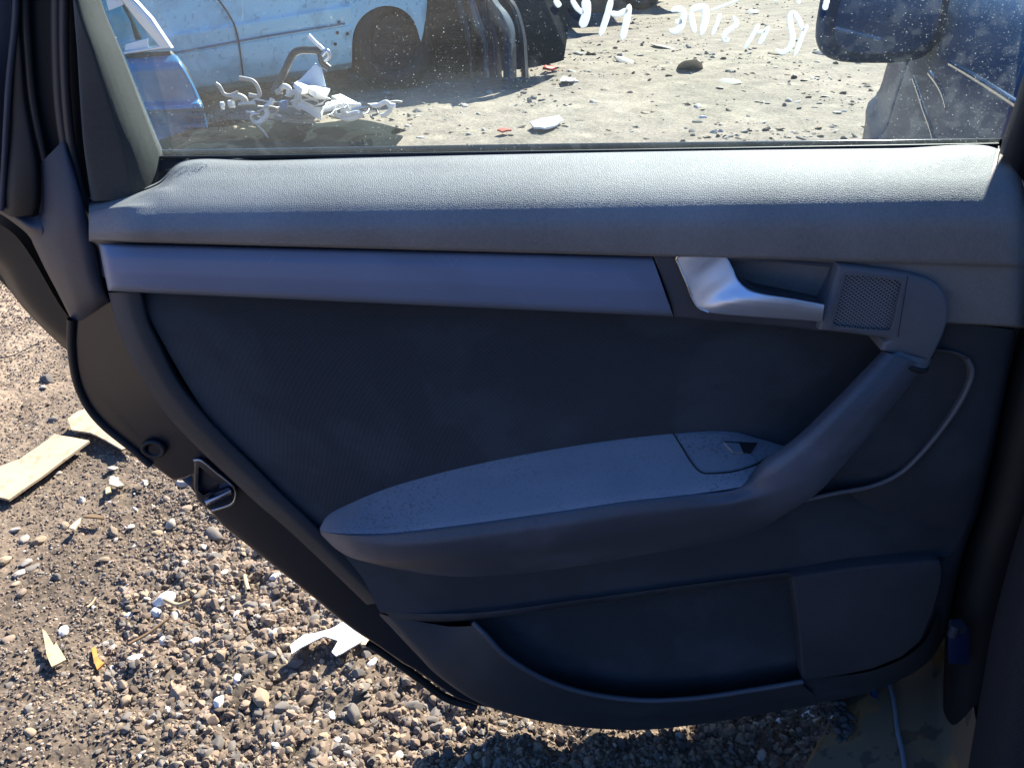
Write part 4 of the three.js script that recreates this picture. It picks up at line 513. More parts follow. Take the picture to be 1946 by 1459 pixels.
// ---------------------------------------------------------------- the car that the door belongs to
const car = thing('parked_car', 'dark blue car the open door hangs on, front wing and mirror seen through the window', 'car', V3(0.9, 0, -0.6));
const CB = V3(0.535, 0, -0.03), CD = V3(0.34, 0, -0.94).normalize(), CN = V3(-0.94, 0, -0.34).normalize();
const cw = (s, h, o) => CB.clone().addScaledVector(CD, s).addScaledVector(CN, o).setY(h);
{ const prof = (s, nose) => { const b = 0.05 * sstep(0, 1.0, s), n = nose; return [[0.06, -0.06], [0.1, 0.0], [0.22, 0.03 + b], [0.45, 0.045 + b], [0.66, 0.05 + b], [0.70, 0.055 + b], [0.73, 0.035 + b], [0.82, 0.025 + b], [0.96, 0.005 + b], [1.03, -0.03 + b], [1.05, -0.08 + b]].map(([h, o]) => cw(s, h * (1 - 0.12 * n), o - n * n * 0.5)); };
  obj('front_door', loft([0.02, 0.05, 0.3, 0.6, 0.9, 1.02, 1.04].map((s) => prof(s, 0).map((p, i) => (s < 0.03 || s > 1.03 ? p.addScaledVector(CN, -0.015) : p))), 50, 8), M.paint, car);
  obj('front_wing', loft([[1.05, 0, -0.015], [1.065, 0, 0], [1.2, 0], [1.4, 0.0], [1.6, 0.12], [1.75, 0.35], [1.86, 0.65], [1.92, 0.95]].map(([s, n, e]) => prof(s, n).map((p) => p.addScaledVector(CN, e ?? 0))), 50, 8), M.paint, car);
  const bon = [1.05, 1.3, 1.55, 1.75, 1.9].map((s, i) => [0, 0.25, 0.6, 0.95, 1.3].map((a, k) => cw(s, 1.04 - 0.03 * i - 0.1 * (i / 4) ** 2 + 0.05 * Math.sin(k / 4 * Math.PI), -0.03 - a - (i / 4) ** 3 * 0.2 * (k === 0 ? 1 : 0))));
  obj('bonnet', loft(bon, 30, 6), M.paint, car);
  const hl = obj('headlight', loft([[cw(1.7, 0.56, 0.06), cw(1.78, 0.55, -0.01), cw(1.84, 0.54, -0.14)], [cw(1.66, 0.64, 0.045), cw(1.76, 0.63, -0.02), cw(1.82, 0.62, -0.15)], [cw(1.62, 0.7, 0.03), cw(1.72, 0.7, -0.03), cw(1.8, 0.69, -0.17)]], 16, 6), mat([0.7, 0.72, 0.74], 0.08, { metalness: 0.6, clearcoat: 1 }), car);
  obj('belt_strip', loft([[cw(0.03, 1.05, -0.062), cw(0.5, 1.05, -0.03), cw(1.03, 1.045, -0.02)], [cw(0.03, 1.065, -0.058), cw(0.5, 1.065, -0.026), cw(1.03, 1.06, -0.016)], [cw(0.03, 1.065, -0.08), cw(0.5, 1.065, -0.05), cw(1.03, 1.06, -0.04)]], 30, 3), M.rubber, car);
  obj('front_side_window', loft([[cw(0.03, 1.06, -0.075), cw(0.5, 1.06, -0.05), cw(0.98, 1.055, -0.04)], [cw(0.03, 1.44, -0.2), cw(0.4, 1.44, -0.18), cw(0.5, 1.43, -0.18)]], 16, 8), M.glass, car);
  obj('windscreen', loft([[cw(1.15, 1.05, -0.1), cw(1.3, 1.07, -0.6), cw(1.3, 1.07, -1.0), cw(1.15, 1.05, -1.3)], [cw(0.5, 1.48, -0.24), cw(0.58, 1.52, -0.6), cw(0.58, 1.52, -1.0), cw(0.5, 1.48, -1.3)]], 20, 8), M.glass, car);
  obj('front_pillar', tube([cw(1.2, 1.04, -0.06), cw(0.9, 1.24, -0.14), cw(0.55, 1.47, -0.22), cw(0.2, 1.52, -0.26)], 0.035, { n: 40, m: 12 }), M.paint, car);
  obj('roof', loft([[cw(0.55, 1.48, -0.2), cw(0.62, 1.53, -0.7), cw(0.55, 1.48, -1.3)], [cw(0.2, 1.52, -0.2), cw(0.2, 1.57, -0.7), cw(0.2, 1.52, -1.3)], [cw(-0.8, 1.52, -0.24), cw(-0.8, 1.57, -0.7), cw(-0.8, 1.52, -1.3)], [cw(-1.4, 1.46, -0.28), cw(-1.4, 1.52, -0.7), cw(-1.4, 1.46, -1.3)]], 20, 6), M.paint, car);
  obj('far_side', loft([[cw(1.6, 0.2, -1.6), cw(0, 0.2, -1.62), cw(-1.6, 0.2, -1.6)], [cw(1.6, 0.88, -1.58), cw(0, 0.92, -1.6), cw(-1.6, 0.92, -1.58)]], 12, 4), M.jambDark, car);
  obj('far_window', loft([[cw(0.9, 0.95, -1.57), cw(-0.2, 0.95, -1.57), cw(-1.2, 0.95, -1.55)], [cw(0.5, 1.47, -1.32), cw(-0.2, 1.5, -1.32), cw(-1.2, 1.47, -1.32)]], 12, 4), M.glass, car);
  obj('dashboard', loft([[cw(1.25, 1.03, -0.1), cw(1.3, 1.05, -0.7), cw(1.25, 1.03, -1.4)], [cw(0.8, 0.98, -0.1), cw(0.78, 1.0, -0.7), cw(0.8, 0.98, -1.4)], [cw(0.8, 0.4, -0.1), cw(0.8, 0.4, -0.7), cw(0.8, 0.4, -1.4)]], 16, 5), M.jambDark, car);
  obj('floor', loft([[cw(1.1, 0.14, -0.08), cw(1.1, 0.14, -1.6)], [cw(-1.5, 0.14, -0.2), cw(-1.5, 0.14, -1.6)]], 10, 8), M.jambDark, car);
  obj('rear_quarter', loft([[cw(-0.85, 0.1, 0.02), cw(-1.3, 0.1, 0.02), cw(-2.0, 0.15, -0.1)], [cw(-0.85, 0.5, 0.04), cw(-1.3, 0.5, 0.05), cw(-2.05, 0.5, -0.08)], [cw(-0.95, 1.05, 0), cw(-1.3, 1.05, 0), cw(-2.0, 1.05, -0.15)], [cw(-1.0, 1.3, -0.14), cw(-1.35, 1.35, -0.16), cw(-1.8, 1.3, -0.26)], [cw(-0.8, 1.5, -0.22), cw(-1.1, 1.5, -0.24), cw(-1.4, 1.47, -0.28)]], 24, 6), M.paint, car);
  obj('rear_seat', loft([[cw(-0.25, 0.2, -0.12), cw(-0.25, 0.2, -0.8), cw(-0.25, 0.2, -1.5)], [cw(-0.22, 0.45, -0.12), cw(-0.22, 0.47, -0.8), cw(-0.22, 0.45, -1.5)], [cw(-0.75, 0.42, -0.12), cw(-0.75, 0.44, -0.8), cw(-0.75, 0.42, -1.5)], [cw(-1.0, 1.05, -0.14), cw(-1.0, 1.05, -0.8), cw(-1.0, 1.05, -1.5)], [cw(-1.15, 1.05, -0.14), cw(-1.15, 1.05, -0.8), cw(-1.15, 1.05, -1.5)]], 20, 6), mat([0.03, 0.03, 0.033], 0.9), car);
  obj('rear_window', loft([[cw(-1.4, 1.46, -0.3), cw(-1.4, 1.51, -0.75), cw(-1.4, 1.46, -1.3)], [cw(-1.95, 1.08, -0.22), cw(-2.0, 1.08, -0.8), cw(-1.95, 1.08, -1.4)]], 12, 4), M.glass, car);
  { const gl = mat([0.02, 0.05, 0.1], 0.2, { clearcoat: 1, clearcoatRoughness: 0.1 }), fd = car.children.find((m) => m.name === 'front_door');
    for (const a of [[[1736, 148], [1746, 176], [1757, 210], [1768, 240], [1778, 275]], [[1766, 138], [1780, 156], [1792, 178], [1800, 204]], [[1806, 119], [1845, 142], [1890, 170], [1940, 202]]]) obj('crease_glint', tube(a.map(([x, y]) => onMesh(fd, x, y, -0.0035)), 0.006, { n: 40 }), gl, car); }  // thin glossy ridges added along the creases to draw the sun glints
  // mirror
  const mc = G(1640, 55, 0.95).clone(); const s0 = V3(0.615, 0.965, -0.86);
  const ringM = (cx, cy, cz, w, h, d) => Array.from({ length: 20 }, (_, k) => { const t = k / 20 * 2 * Math.PI, c = Math.cos(t), s = Math.sin(t), e = 0.55; return V3(cx + Math.sign(c) * Math.pow(Math.abs(c), e) * w, cy + Math.sign(s) * Math.pow(Math.abs(s), e) * h, cz + d * c); });
  const mir = obj('wing_mirror', loft([ringM(0.645, 0.988, -0.76, 0.004, 0.004, 0), ringM(0.645, 0.988, -0.762, 0.092, 0.064, 0), ringM(0.645, 0.988, -0.768, 0.105, 0.076, 0), ringM(0.647, 0.988, -0.79, 0.108, 0.08, 0.004), ringM(0.655, 0.988, -0.84, 0.1, 0.074, 0.006), ringM(0.665, 0.988, -0.88, 0.075, 0.055, 0.006), ringM(0.67, 0.988, -0.9, 0.03, 0.02, 0.002), ringM(0.67, 0.988, -0.902, 0.002, 0.002, 0)], 40, 5, { closeU: true, param: true }), M.paint, car);
  obj('mirror_glass', loft([ringM(0.645, 0.988, -0.757, 0.088, 0.06, 0), ringM(0.645, 0.988, -0.757, 0.002, 0.002, 0)], 40, 3, { closeU: true, param: true }), mat([0.75, 0.8, 0.85], 0.04, { metalness: 1 }), mir);
  obj('mirror_arm', loft([ringM(0.72, 0.965, -0.83, 0.02, 0.03, 0), ringM(0.76, 0.965, -0.84, 0.02, 0.026, 0), ringM(0.84, 0.965, -0.86, 0.02, 0.03, 0)], 24, 6, { closeU: true, param: true }), M.paint, mir);
  // centre pillar and sill by the hinge
  const bp = (dx, z) => [[2040, -300], [2005, -50], [1970, 200], [1956, 400], [1945, 573], [1903, 765], [1862, 957], [1833, 1040], [1807, 1146], [1800, 1240], [1792, 1330], [1790, 1420]].map((p) => [p[0] + dx, p[1], z]);
  obj('centre_pillar', loft([bp(-6, -0.16), bp(0, -0.05), bp(4, -0.02), bp(28, 0.02), bp(90, 0.04), bp(240, 0.03)], 50, 5, { param: true }), M.jambDark, car);
  obj('upper_pillar', loft([[P(1955, 200, 0.03), V3(0.66, 1.4, 0.0), V3(0.6, 1.52, 0.0)], [P(2200, 200, 0.03), V3(0.8, 1.4, 0.0), V3(0.8, 1.52, 0.0)]], 10, 4), M.jambDark, car);
  obj('hinge_plate', plate([[1804, 1198], [1825, 1195], [1842, 1193], [1842, 1263], [1805, 1262]], 0.045, 0.003, 0.0005), M.paintBlue, car);
  { const c = P(1814, 1197, 0.055); const hg = obj('door_hinge', [new THREE.CylinderGeometry(0.006, 0.006, 0.018, 16).translate(c.x, c.y, c.z), new THREE.BoxGeometry(0.014, 0.01, 0.014).translate(c.x + 0.006, c.y + 0.001, c.z - 0.005)], mat([0.14, 0.16, 0.22], 0.35, { metalness: 0.8 }), car); }
  const SY = 0.125; const sl = (p, y, dx = 0) => p.map(([a, b]) => { const g = G(a, b, SY); return V3(g.x + dx, y, g.z); });
  const so = [[1640, 1250], [1599, 1331], [1569, 1384], [1530, 1459], [1490, 1530], [1400, 1700]], sm = [[1690, 1230], [1697, 1310], [1706, 1379], [1722, 1459], [1735, 1530], [1750, 1700]], si = [[1770, 1160], [1776, 1250], [1782, 1356], [1790, 1459], [1800, 1530], [1850, 1700]];
  obj('sill', loft([sl(so, 0.02, 0.06), sl(so, 0.06, 0.01), sl(so, 0.112, 0.0), sl(so, 0.124, 0.006), sl(sm, 0.128), sl(si, 0.13), sl(si, 0.15, 0.012), sl(si, 0.22, 0.02)], 40, 6, { param: true, tension: 0.3 }), mat([0.95, 0.72, 0.5], 0.8, { map: rustMap }), car, 'rusty dirt covered door sill');
  obj('sill_trim', tube([[1690, 1300], [1696, 1316], [1702, 1350], [1707, 1390], [1716, 1430], [1722, 1470], [1735, 1540]].map(([a, b]) => { const g = G(a, b, 0.135); return g; }), 0.0034, { n: 40 }), mat([0.22, 0.25, 0.3], 0.5), car);
  const seatR = (dx, z, dy = 0) => [[1975, 860], [1950, 960], [1915, 1080], [1885, 1200], [1868, 1300], [1852, 1390], [1838, 1480], [1830, 1600]].map((p, i) => [p[0] + dx, p[1] + dy, z + 0.012 * i]);
  const fab = mat([0.025, 0.025, 0.028], 0.9, { bumpMap: weaveTex, bumpScale: 0.0008 });
  obj('front_seat', loft([seatR(20, -0.02), seatR(0, 0.03), seatR(14, 0.07), seatR(70, 0.11), seatR(200, 0.12), seatR(420, 0.08)], 50, 6, { param: true }), fab, car); }

// rubble on the sill
{ const o = thing('rubble', 'small heap of dark crumbled dirt on the rusty door sill', 'rubble', G(1597, 1370, 0.12)); o.userData.kind = 'thing'; const gs = [];
  for (let k = 0; k < 70; k++) { const p = G(1596 + (rnd() + rnd() - 1) * 34, 1372 + (rnd() + rnd() - 1) * 44, 0.126), r = 0.002 + 0.006 * rnd() ** 2; gs.push(stoneGeos[k % 6].clone().scale(r, r, r).rotateY(rr(0, 6)).translate(p.x, p.y + r * 0.3, p.z)); }
  obj('crumbs', gs.map((g) => { const h = g.index ? g.toNonIndexed() : g; h.deleteAttribute('uv'); return h; }), mat([0.09, 0.085, 0.08], 0.95), o).userData.kind = 'stuff'; }

// ---------------------------------------------------------------- yard beyond the window
const VN = V3(0.6, 0, 0.8), VP = V3(-0.86, 0, -5.75);
const vp = (px, py, o = 0) => PL(px, py, VP.clone().addScaledVector(VN, o), VN);
{ const van = thing('scrap_van', 'pale blue scrapped van body standing in its own shade', 'van', V3(-1.3, 0, -6));
  const paint = mat([0.4, 0.72, 0.8], 0.5, { clearcoat: 0.5, clearcoatRoughness: 0.2, map: dirtMap });
  const yl = (x) => 168 + (x - 360) * -0.165;   // lower edge of the body side
  const row = (dy, o, xs) => xs.map((x) => vp(x, yl(x) + dy, o));
  const A = [-500, -200, 100, 300, 461], B = [461.3, 520, 580, 645, 668];
  const side = (xs, tail) => loft([row(12, -0.1, xs), row(4, -0.02, xs), row(0, 0.02, xs), row(-30, 0.05, xs), row(-66, 0.055, xs), row(-72, 0.045, xs), row(-104, 0.05, xs), row(-116, 0.025, xs), row(-200, 0.0, xs), row(-440, -0.08, xs), row(-700, -0.2, xs)], 40, 5, { tension: 0.3, shift: (p) => p.addScaledVector(VN, 0.012 * (fbm(p.x * 2.2 + 11, p.y * 2.6 + 7, 3) - 0.5)) });
  obj('side_door', side(A), paint, van); obj('rear_panel', side(B), paint, van);
  // wheel arch panel above and behind the arch
  obj('rear_wing', loft([[vp(668, 120, 0.05), vp(672, 60, 0.05), vp(690, 30, 0.05), vp(724, 12, 0.05), vp(760, 16, 0.05), vp(785, 38, 0.05), vp(800, 80, 0.04)], [vp(664, 40, 0.04), vp(666, 20, 0.04), vp(690, -5, 0.04), vp(724, -20, 0.04), vp(770, -15, 0.04), vp(800, 10, 0.04), vp(806, 50, 0.04)], [vp(664, -40, 0.0), vp(668, -60, 0), vp(690, -80, 0), vp(724, -90, 0), vp(780, -90, 0), vp(806, -70, 0), vp(812, -20, 0)], [vp(664, -440, -0.08), vp(668, -450, -0.08), vp(690, -460, -0.08), vp(724, -465, -0.08), vp(780, -465, -0.08), vp(806, -455, -0.08), vp(816, -420, -0.08)], [vp(664, -600, -0.2), vp(668, -610, -0.2), vp(690, -615, -0.2), vp(724, -620, -0.2), vp(780, -630, -0.2), vp(806, -640, -0.2), vp(816, -640, -0.2)]], 40, 6, { param: true }), paint, van);
  obj('wheel_arch', loft([[vp(640, 140, -0.03), vp(664, 62, -0.03), vp(690, 28, -0.03), vp(724, 10, -0.03), vp(765, 16, -0.03), vp(792, 40, -0.03), vp(806, 100, -0.03)], [vp(640, 140, -0.5), vp(664, 62, -0.5), vp(690, 28, -0.5), vp(724, 10, -0.5), vp(765, 16, -0.5), vp(792, 40, -0.5), vp(806, 100, -0.5)], [vp(724, 100, -0.5), vp(724, 100, -0.5), vp(724, 100, -0.5), vp(724, 100, -0.5), vp(724, 100, -0.5), vp(724, 100, -0.5), vp(724, 100, -0.5)]], 30, 5, { param: true, linear: true }), M.dark, van);
  { const c = vp(745, 108, -0.12); const wheel = new THREE.TorusGeometry(0.27, 0.1, 16, 40); const rim = new THREE.CylinderGeometry(0.19, 0.19, 0.12, 32).rotateX(Math.PI / 2); const rot = (g) => g.rotateY(Math.atan2(VN.x, VN.z)).translate(c.x, 0.33, c.z); const w = obj('wheel', rot(wheel), M.rubber, van); obj('rim', rot(rim), mat([0.015, 0.015, 0.017], 0.6), w); }
  obj('underbody', loft([[vp(-500, yl(-500) + 10, -0.12), vp(660, yl(660) + 10, -0.12)], [vp(-500, yl(-500) + 24, -0.2), vp(660, yl(660) + 26, -0.2)], [vp(-500, yl(-500) + 20, -1.4), vp(660, yl(660) + 20, -1.4)]], 10, 3), M.dark, van);
  obj('roof', loft([row(-700, -0.2, [-500, 100, 461, 700, 860]), row(-720, -0.6, [-500, 100, 461, 700, 860]), row(-710, -1.4, [-500, 100, 461, 700, 860])], 20, 4), paint, van);
  obj('tail', loft([[vp(816, -640, -0.2), vp(814, -180, -0.05), vp(810, -20, 0), vp(806, 90, 0)], [vp(816, -640, -1.4), vp(814, -180, -1.4), vp(810, -20, -1.4), vp(806, 90, -1.4)]], 12, 4), paint, van);
  obj('door_gap', tube([[414, -2], [432, 24], [445, 48], [452, 74], [457, 105], [462, 150]].map(([x, y]) => vp(x, y, 0.062)), 0.006, { n: 50, m: 6 }), M.dark, van);
  obj('crease_line', tube([vp(100, 140, 0.058), vp(338, 99, 0.06), vp(500, 70, 0.06), vp(655, 45, 0.058)], 0.006, { n: 40, m: 5 }), mat([0.1, 0.14, 0.2], 0.5), van);  // dark line drawn along the crease of the body side
  for (const [x, y] of [[644, 42], [641, 62], [637, 84], [660, 64]]) { const c = vp(x, y, 0.06); obj('hole', new THREE.CylinderGeometry(0.011, 0.011, 0.008, 12).rotateX(Math.PI / 2).translate(c.x, c.y, c.z), M.dark, van); } }
// blue car door leaning by the van
{ const bd = thing('loose_door', 'bright blue car door with silver window frame leaning left of the scrap heap', 'car door', G(300, 300));
  const bl = mat([0.02, 0.2, 0.42], 0.4, { clearcoat: 0.5, clearcoatRoughness: 0.12, map: mottle });
  const R = [[98, 322, -4.06], [106, 336, -4.0], [118, 345, -3.945], [132, 352, -3.925], [165, 370, -3.935], [190, 381, -3.94], [197, 384, -3.905], [206, 387, -3.89], [212, 388, -3.93], [235, 394, -3.955], [262, 396, -3.955], [268, 395, -3.915], [282, 392, -3.885], [300, 388, -3.92]];
  obj('skin', loft(R.map(([y, x, z]) => [[-60, y + 26, z], [120, y + 15, z], [240, y + 6, z], [x - 30, y + 0.5, z], [x - 6, y - 1, z - 0.004], [x, y, z - 0.03]]), 40, 6, { param: true, tension: 0.3 }), bl, bd);
  obj('inner_panel', plate([[-60, 120], [320, 98], [350, 130], [380, 200], [386, 290], [-60, 330]], -4.0, 0.05, 0.01), M.jambDark, bd);
  obj('window_frame', plate([[232, 105], [325, 92], [286, 34], [253, -2], [215, -40], [195, -40], [229, 2], [260, 44], [300, 87], [232, 98], [60, 122], [60, 132]], -3.99, 0.05, 0.012), mat([0.7, 0.71, 0.72], 0.35, { metalness: 0.6 }), bd);
  obj('inner_post', plate([[228, 6], [236, 6], [266, 75], [256, 77], [246, 40]], -4.02, 0.03, 0.005), M.rubber, bd);
  obj('window_glass', plate([[60, 130], [100, -40], [210, -40], [262, 44], [300, 88]], -4.03, 0.004, 0.0005), mat([0.5, 0.75, 0.8], 0.02, { transmission: 1, thickness: 0 }), bd); 
  const pp = thing('paper_sheet', 'white paper notice stuck inside the blue door window', 'paper', P(225, 10, -4.01)); obj('sheet', plate([[198, -10], [228, -10], [234, 9], [206, 20]], -4.012, 0.003, 0.0005), M.white, pp);
  const pq = thing('paper_sheet', 'pale folded paper lying along the sill of the blue door window', 'paper', P(255, 85, -4.01)); obj('sheet', plate([[238, 84], [280, 73], [282, 90], [236, 96]], -4.01, 0.003, 0.0005), M.white, pq); }
// scrap heap: each bent part on its own
const JZ = -3.98;
// a flat piece lying on a tilted plane
function slab(outline, pt, n, depth, bevel) { const u = V3(1, 0, 0).addScaledVector(n, -n.x).normalize(), v = n.clone().cross(u), w = outline.map(([x, y]) => { const p = PL(x, y, pt, n).sub(pt); return new THREE.Vector2(p.dot(u), p.dot(v)); });
  const g = new THREE.ExtrudeGeometry(new THREE.Shape(w), { depth, bevelEnabled: true, bevelThickness: bevel, bevelSize: bevel, bevelOffset: -bevel, bevelSegments: 2 });
  const p = g.attributes.position; for (let i = 0; i < p.count; i++) { const q = pt.clone().addScaledVector(u, p.getX(i)).addScaledVector(v, p.getY(i)).addScaledVector(n, p.getZ(i) - depth + 0.03 * (fbm(p.getX(i) * 9 + 5, p.getY(i) * 9, 2) - 0.5)); p.setXYZ(i, q.x, q.y, q.z); } g.computeVertexNormals(); return toCreasedNormals(g, 0.6); }
function junk(name, label, category, parts, z = JZ) { const b = asV([parts[0][1][0][0], 215, z]); b.y = 0; const o = thing(name, label, category, b); for (const [part, pts, r, m] of parts) obj(part, r.n ? slab(pts, r.pt, r.n, r.d, r.b ?? 0.003) : typeof r === 'number' ? tube(pts.map((p) => [p[0], p[1], p[2] ?? z]), r, { n: 40, m: 8 }) : plate(pts, z, r.d, r.b ?? 0.003), m, o); return o; }
const px1 = (x, y) => [420 + x / 5.4056, 60 + y / 5.4056];
const P1 = (a, z) => a.map(([x, y, dz]) => [...px1(x, y), (z ?? JZ) + (dz ?? 0)]);
const jw = mat([0.84, 0.82, 0.79], 0.55, { transmission: 0.3, thickness: 0 }), js = mat([0.5, 0.52, 0.54], 0.35, { metalness: 0.9 }), jd = mat([0.03, 0.033, 0.036], 0.35), jk = mat([0.45, 0.4, 0.34], 0.5);
junk('bent_pipe', 'dark bent exhaust pipe arching above the scrap heap', 'pipe', [['pipe', P1([[540, 620], [640, 430], [745, 225], [800, 195], [900, 190], [1000, 205], [1030, 260], [1035, 310], [1110, 380]]), 0.02, jd], ['bracket', P1([[1040, 250, 0.03], [1090, 200, 0.03], [1105, 250, 0.03], [1060, 300, 0.03]]), 0.014, js]]);
junk('metal_rod', 'silver rod sticking up against the pale van from the pipe end', 'rod', [['rod', P1([[895, 38], [960, 105], [1045, 185]]), 0.012, mat([0.75, 0.76, 0.78], 0.4, { metalness: 0.5 })]]);
junk('plastic_fragment', 'large white torn plastic panel with its shaded part tinted blue upright in the scrap heap', 'plastic scrap', [['panel', P1([[760, 530], [830, 470], [970, 320], [1040, 360], [1050, 440], [1080, 560], [930, 550]]), { d: 0.02, b: 0.006 }, mat([0.45, 0.55, 0.65], 0.5)], ['flange', P1([[745, 530], [800, 505], [900, 515], [930, 545], [1040, 545], [1060, 480], [1130, 580], [1080, 660], [980, 640], [900, 590], [830, 600]]), { d: 0.015, b: 0.004, n: V3(0.25, 0.9, -0.2).normalize(), pt: P(595, 166, -3.95) }, jw]], -3.96);  // panel has blue shade put into the white plastic colour, flange stays white
junk('plastic_fragment', 'long white jagged moulding lying across the foot of the scrap heap', 'plastic scrap', [['moulding', P1([[790, 720], [840, 700], [960, 760], [1060, 710], [1200, 700], [1130, 650], [1230, 640], [1400, 730], [1440, 745], [1330, 770], [1200, 760], [1050, 800], [1030, 855], [980, 830], [900, 780]]), { d: 0.02, b: 0.006, n: V3(0.15, 0.97, 0.05).normalize(), pt: P(620, 195, -3.92) }, jw]], -3.9);
junk('brake_hose', 'pale bent hose curving up left of the scrap heap', 'hose', [['hose', P1([[185, 475], [250, 485], [330, 510], [375, 570], [390, 660], [285, 650]]), 0.012, jk]]);
junk('brake_hose', 'short pale hose hooked at the far left of the scrap', 'hose', [['hose', P1([[-60, 530], [-20, 560], [30, 640], [90, 655], [175, 625]]), 0.011, jk]]);
junk('metal_bracket', 'twisted white metal link hanging in front of the dark ground', 'bracket', [['link', P1([[525, 690], [510, 740], [460, 780], [475, 850], [430, 910], [380, 940]], -3.88), 0.015, jw], ['hook', P1([[370, 950], [320, 910], [310, 865], [335, 845], [385, 840]], -3.88), 0.011, js]], -3.88);
junk('wire', 'thin pale wire trailing down from the twisted white link', 'wire', [['strand', P1([[370, 960], [440, 1030], [480, 1090], [545, 1180]], -3.84), 0.007, js]], -3.84);
junk('metal_bracket', 'shiny clamp and pipe stub left of the white panel', 'bracket', [['clamp', P1([[600, 580], [650, 560], [700, 590], [690, 650], [760, 620], [800, 680], [750, 740], [820, 800]]), 0.016, jw], ['bolt', P1([[560, 610], [620, 600]]), 0.022, jk], ['block', P1([[610, 710], [690, 700], [690, 780], [615, 790]]), { d: 0.05 }, mat([0.1, 0.2, 0.4], 0.4)]], -3.94);
junk('cable_loop', 'looped white cable at the right foot of the scrap heap', 'cable', [['loop', P1([[1150, 770], [1170, 840], [1230, 880], [1300, 900], [1390, 880], [1450, 845], [1400, 830], [1300, 850], [1240, 820], [1290, 780], [1270, 740]], -3.87), 0.013, jw]], -3.87);
junk('metal_rod', 'thin steel rod lying to the right of the white moulding', 'rod', [['rod', P1([[1280, 830], [1400, 790], [1540, 765]], -3.89), 0.01, js], ['joint', P1([[1540, 770], [1620, 755], [1700, 725], [1740, 790], [1690, 850], [1640, 865]], -3.89), 0.013, jw], ['arm', P1([[1730, 760], [1790, 765]], -3.89), 0.016, jw]], -3.89);
junk('hub_carrier', 'small cast metal knuckle lying between hose and white link', 'metal part', [['casting', P1([[120, 680], [180, 665], [240, 700], [230, 740]]), 0.02, jk], ['stud', P1([[80, 745], [130, 740]]), 0.022, jw], ['shaft', P1([[180, 745], [280, 740], [350, 740]]), 0.012, js], ['ball', P1([[0, 760], [15, 758], [28, 760]]), 0.022, jw]], -3.92);
{ const o = thing('wiring_loom', 'tangled loom of pale and dark wires spread over the scrap heap', 'wiring', V3(-1.2, 0, -3.9));
  for (let k = 0; k < 16; k++) { let x = rr(440, 690), y = rr(185, 222), a = rr(-0.6, 0.6); const pts = []; for (let q = 0; q < 7; q++) { pts.push([x, y, -3.9 + 0.03 * q * (k % 3 - 1)]); a += rr(-1.1, 1.1); x += Math.cos(a) * rr(8, 20); y += Math.sin(a) * rr(4, 9); y = Math.min(y, 232); } obj('strand', tube(pts, rr(0.003, 0.007), { n: 40, m: 6 }), [jw, jk, jd, js][k % 4], o); } }
{ const o = thing('shade_sheet', 'flat black sheet added under the white scrap pieces to pass for shade', 'shade_sheet', V3(-1.3, 0, -3.95));  // added sheet, near-black to stand in for the van's shade on the ground
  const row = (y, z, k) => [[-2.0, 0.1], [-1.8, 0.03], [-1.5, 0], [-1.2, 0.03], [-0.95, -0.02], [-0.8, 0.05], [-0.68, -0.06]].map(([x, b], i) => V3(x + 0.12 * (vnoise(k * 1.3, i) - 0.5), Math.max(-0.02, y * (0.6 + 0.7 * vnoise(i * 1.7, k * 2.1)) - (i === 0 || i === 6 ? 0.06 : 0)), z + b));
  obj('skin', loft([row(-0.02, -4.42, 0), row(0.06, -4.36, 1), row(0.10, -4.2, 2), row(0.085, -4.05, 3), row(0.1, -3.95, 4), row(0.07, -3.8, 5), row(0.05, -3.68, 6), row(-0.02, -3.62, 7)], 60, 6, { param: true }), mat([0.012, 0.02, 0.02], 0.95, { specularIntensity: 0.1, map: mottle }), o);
  for (let k = 0; k < 14; k++) stone(rr(430, 700), rr(225, 262), rr(3, 7), ['tan', 'pale', 'tan'][k % 3], 0.5, 0.075); }
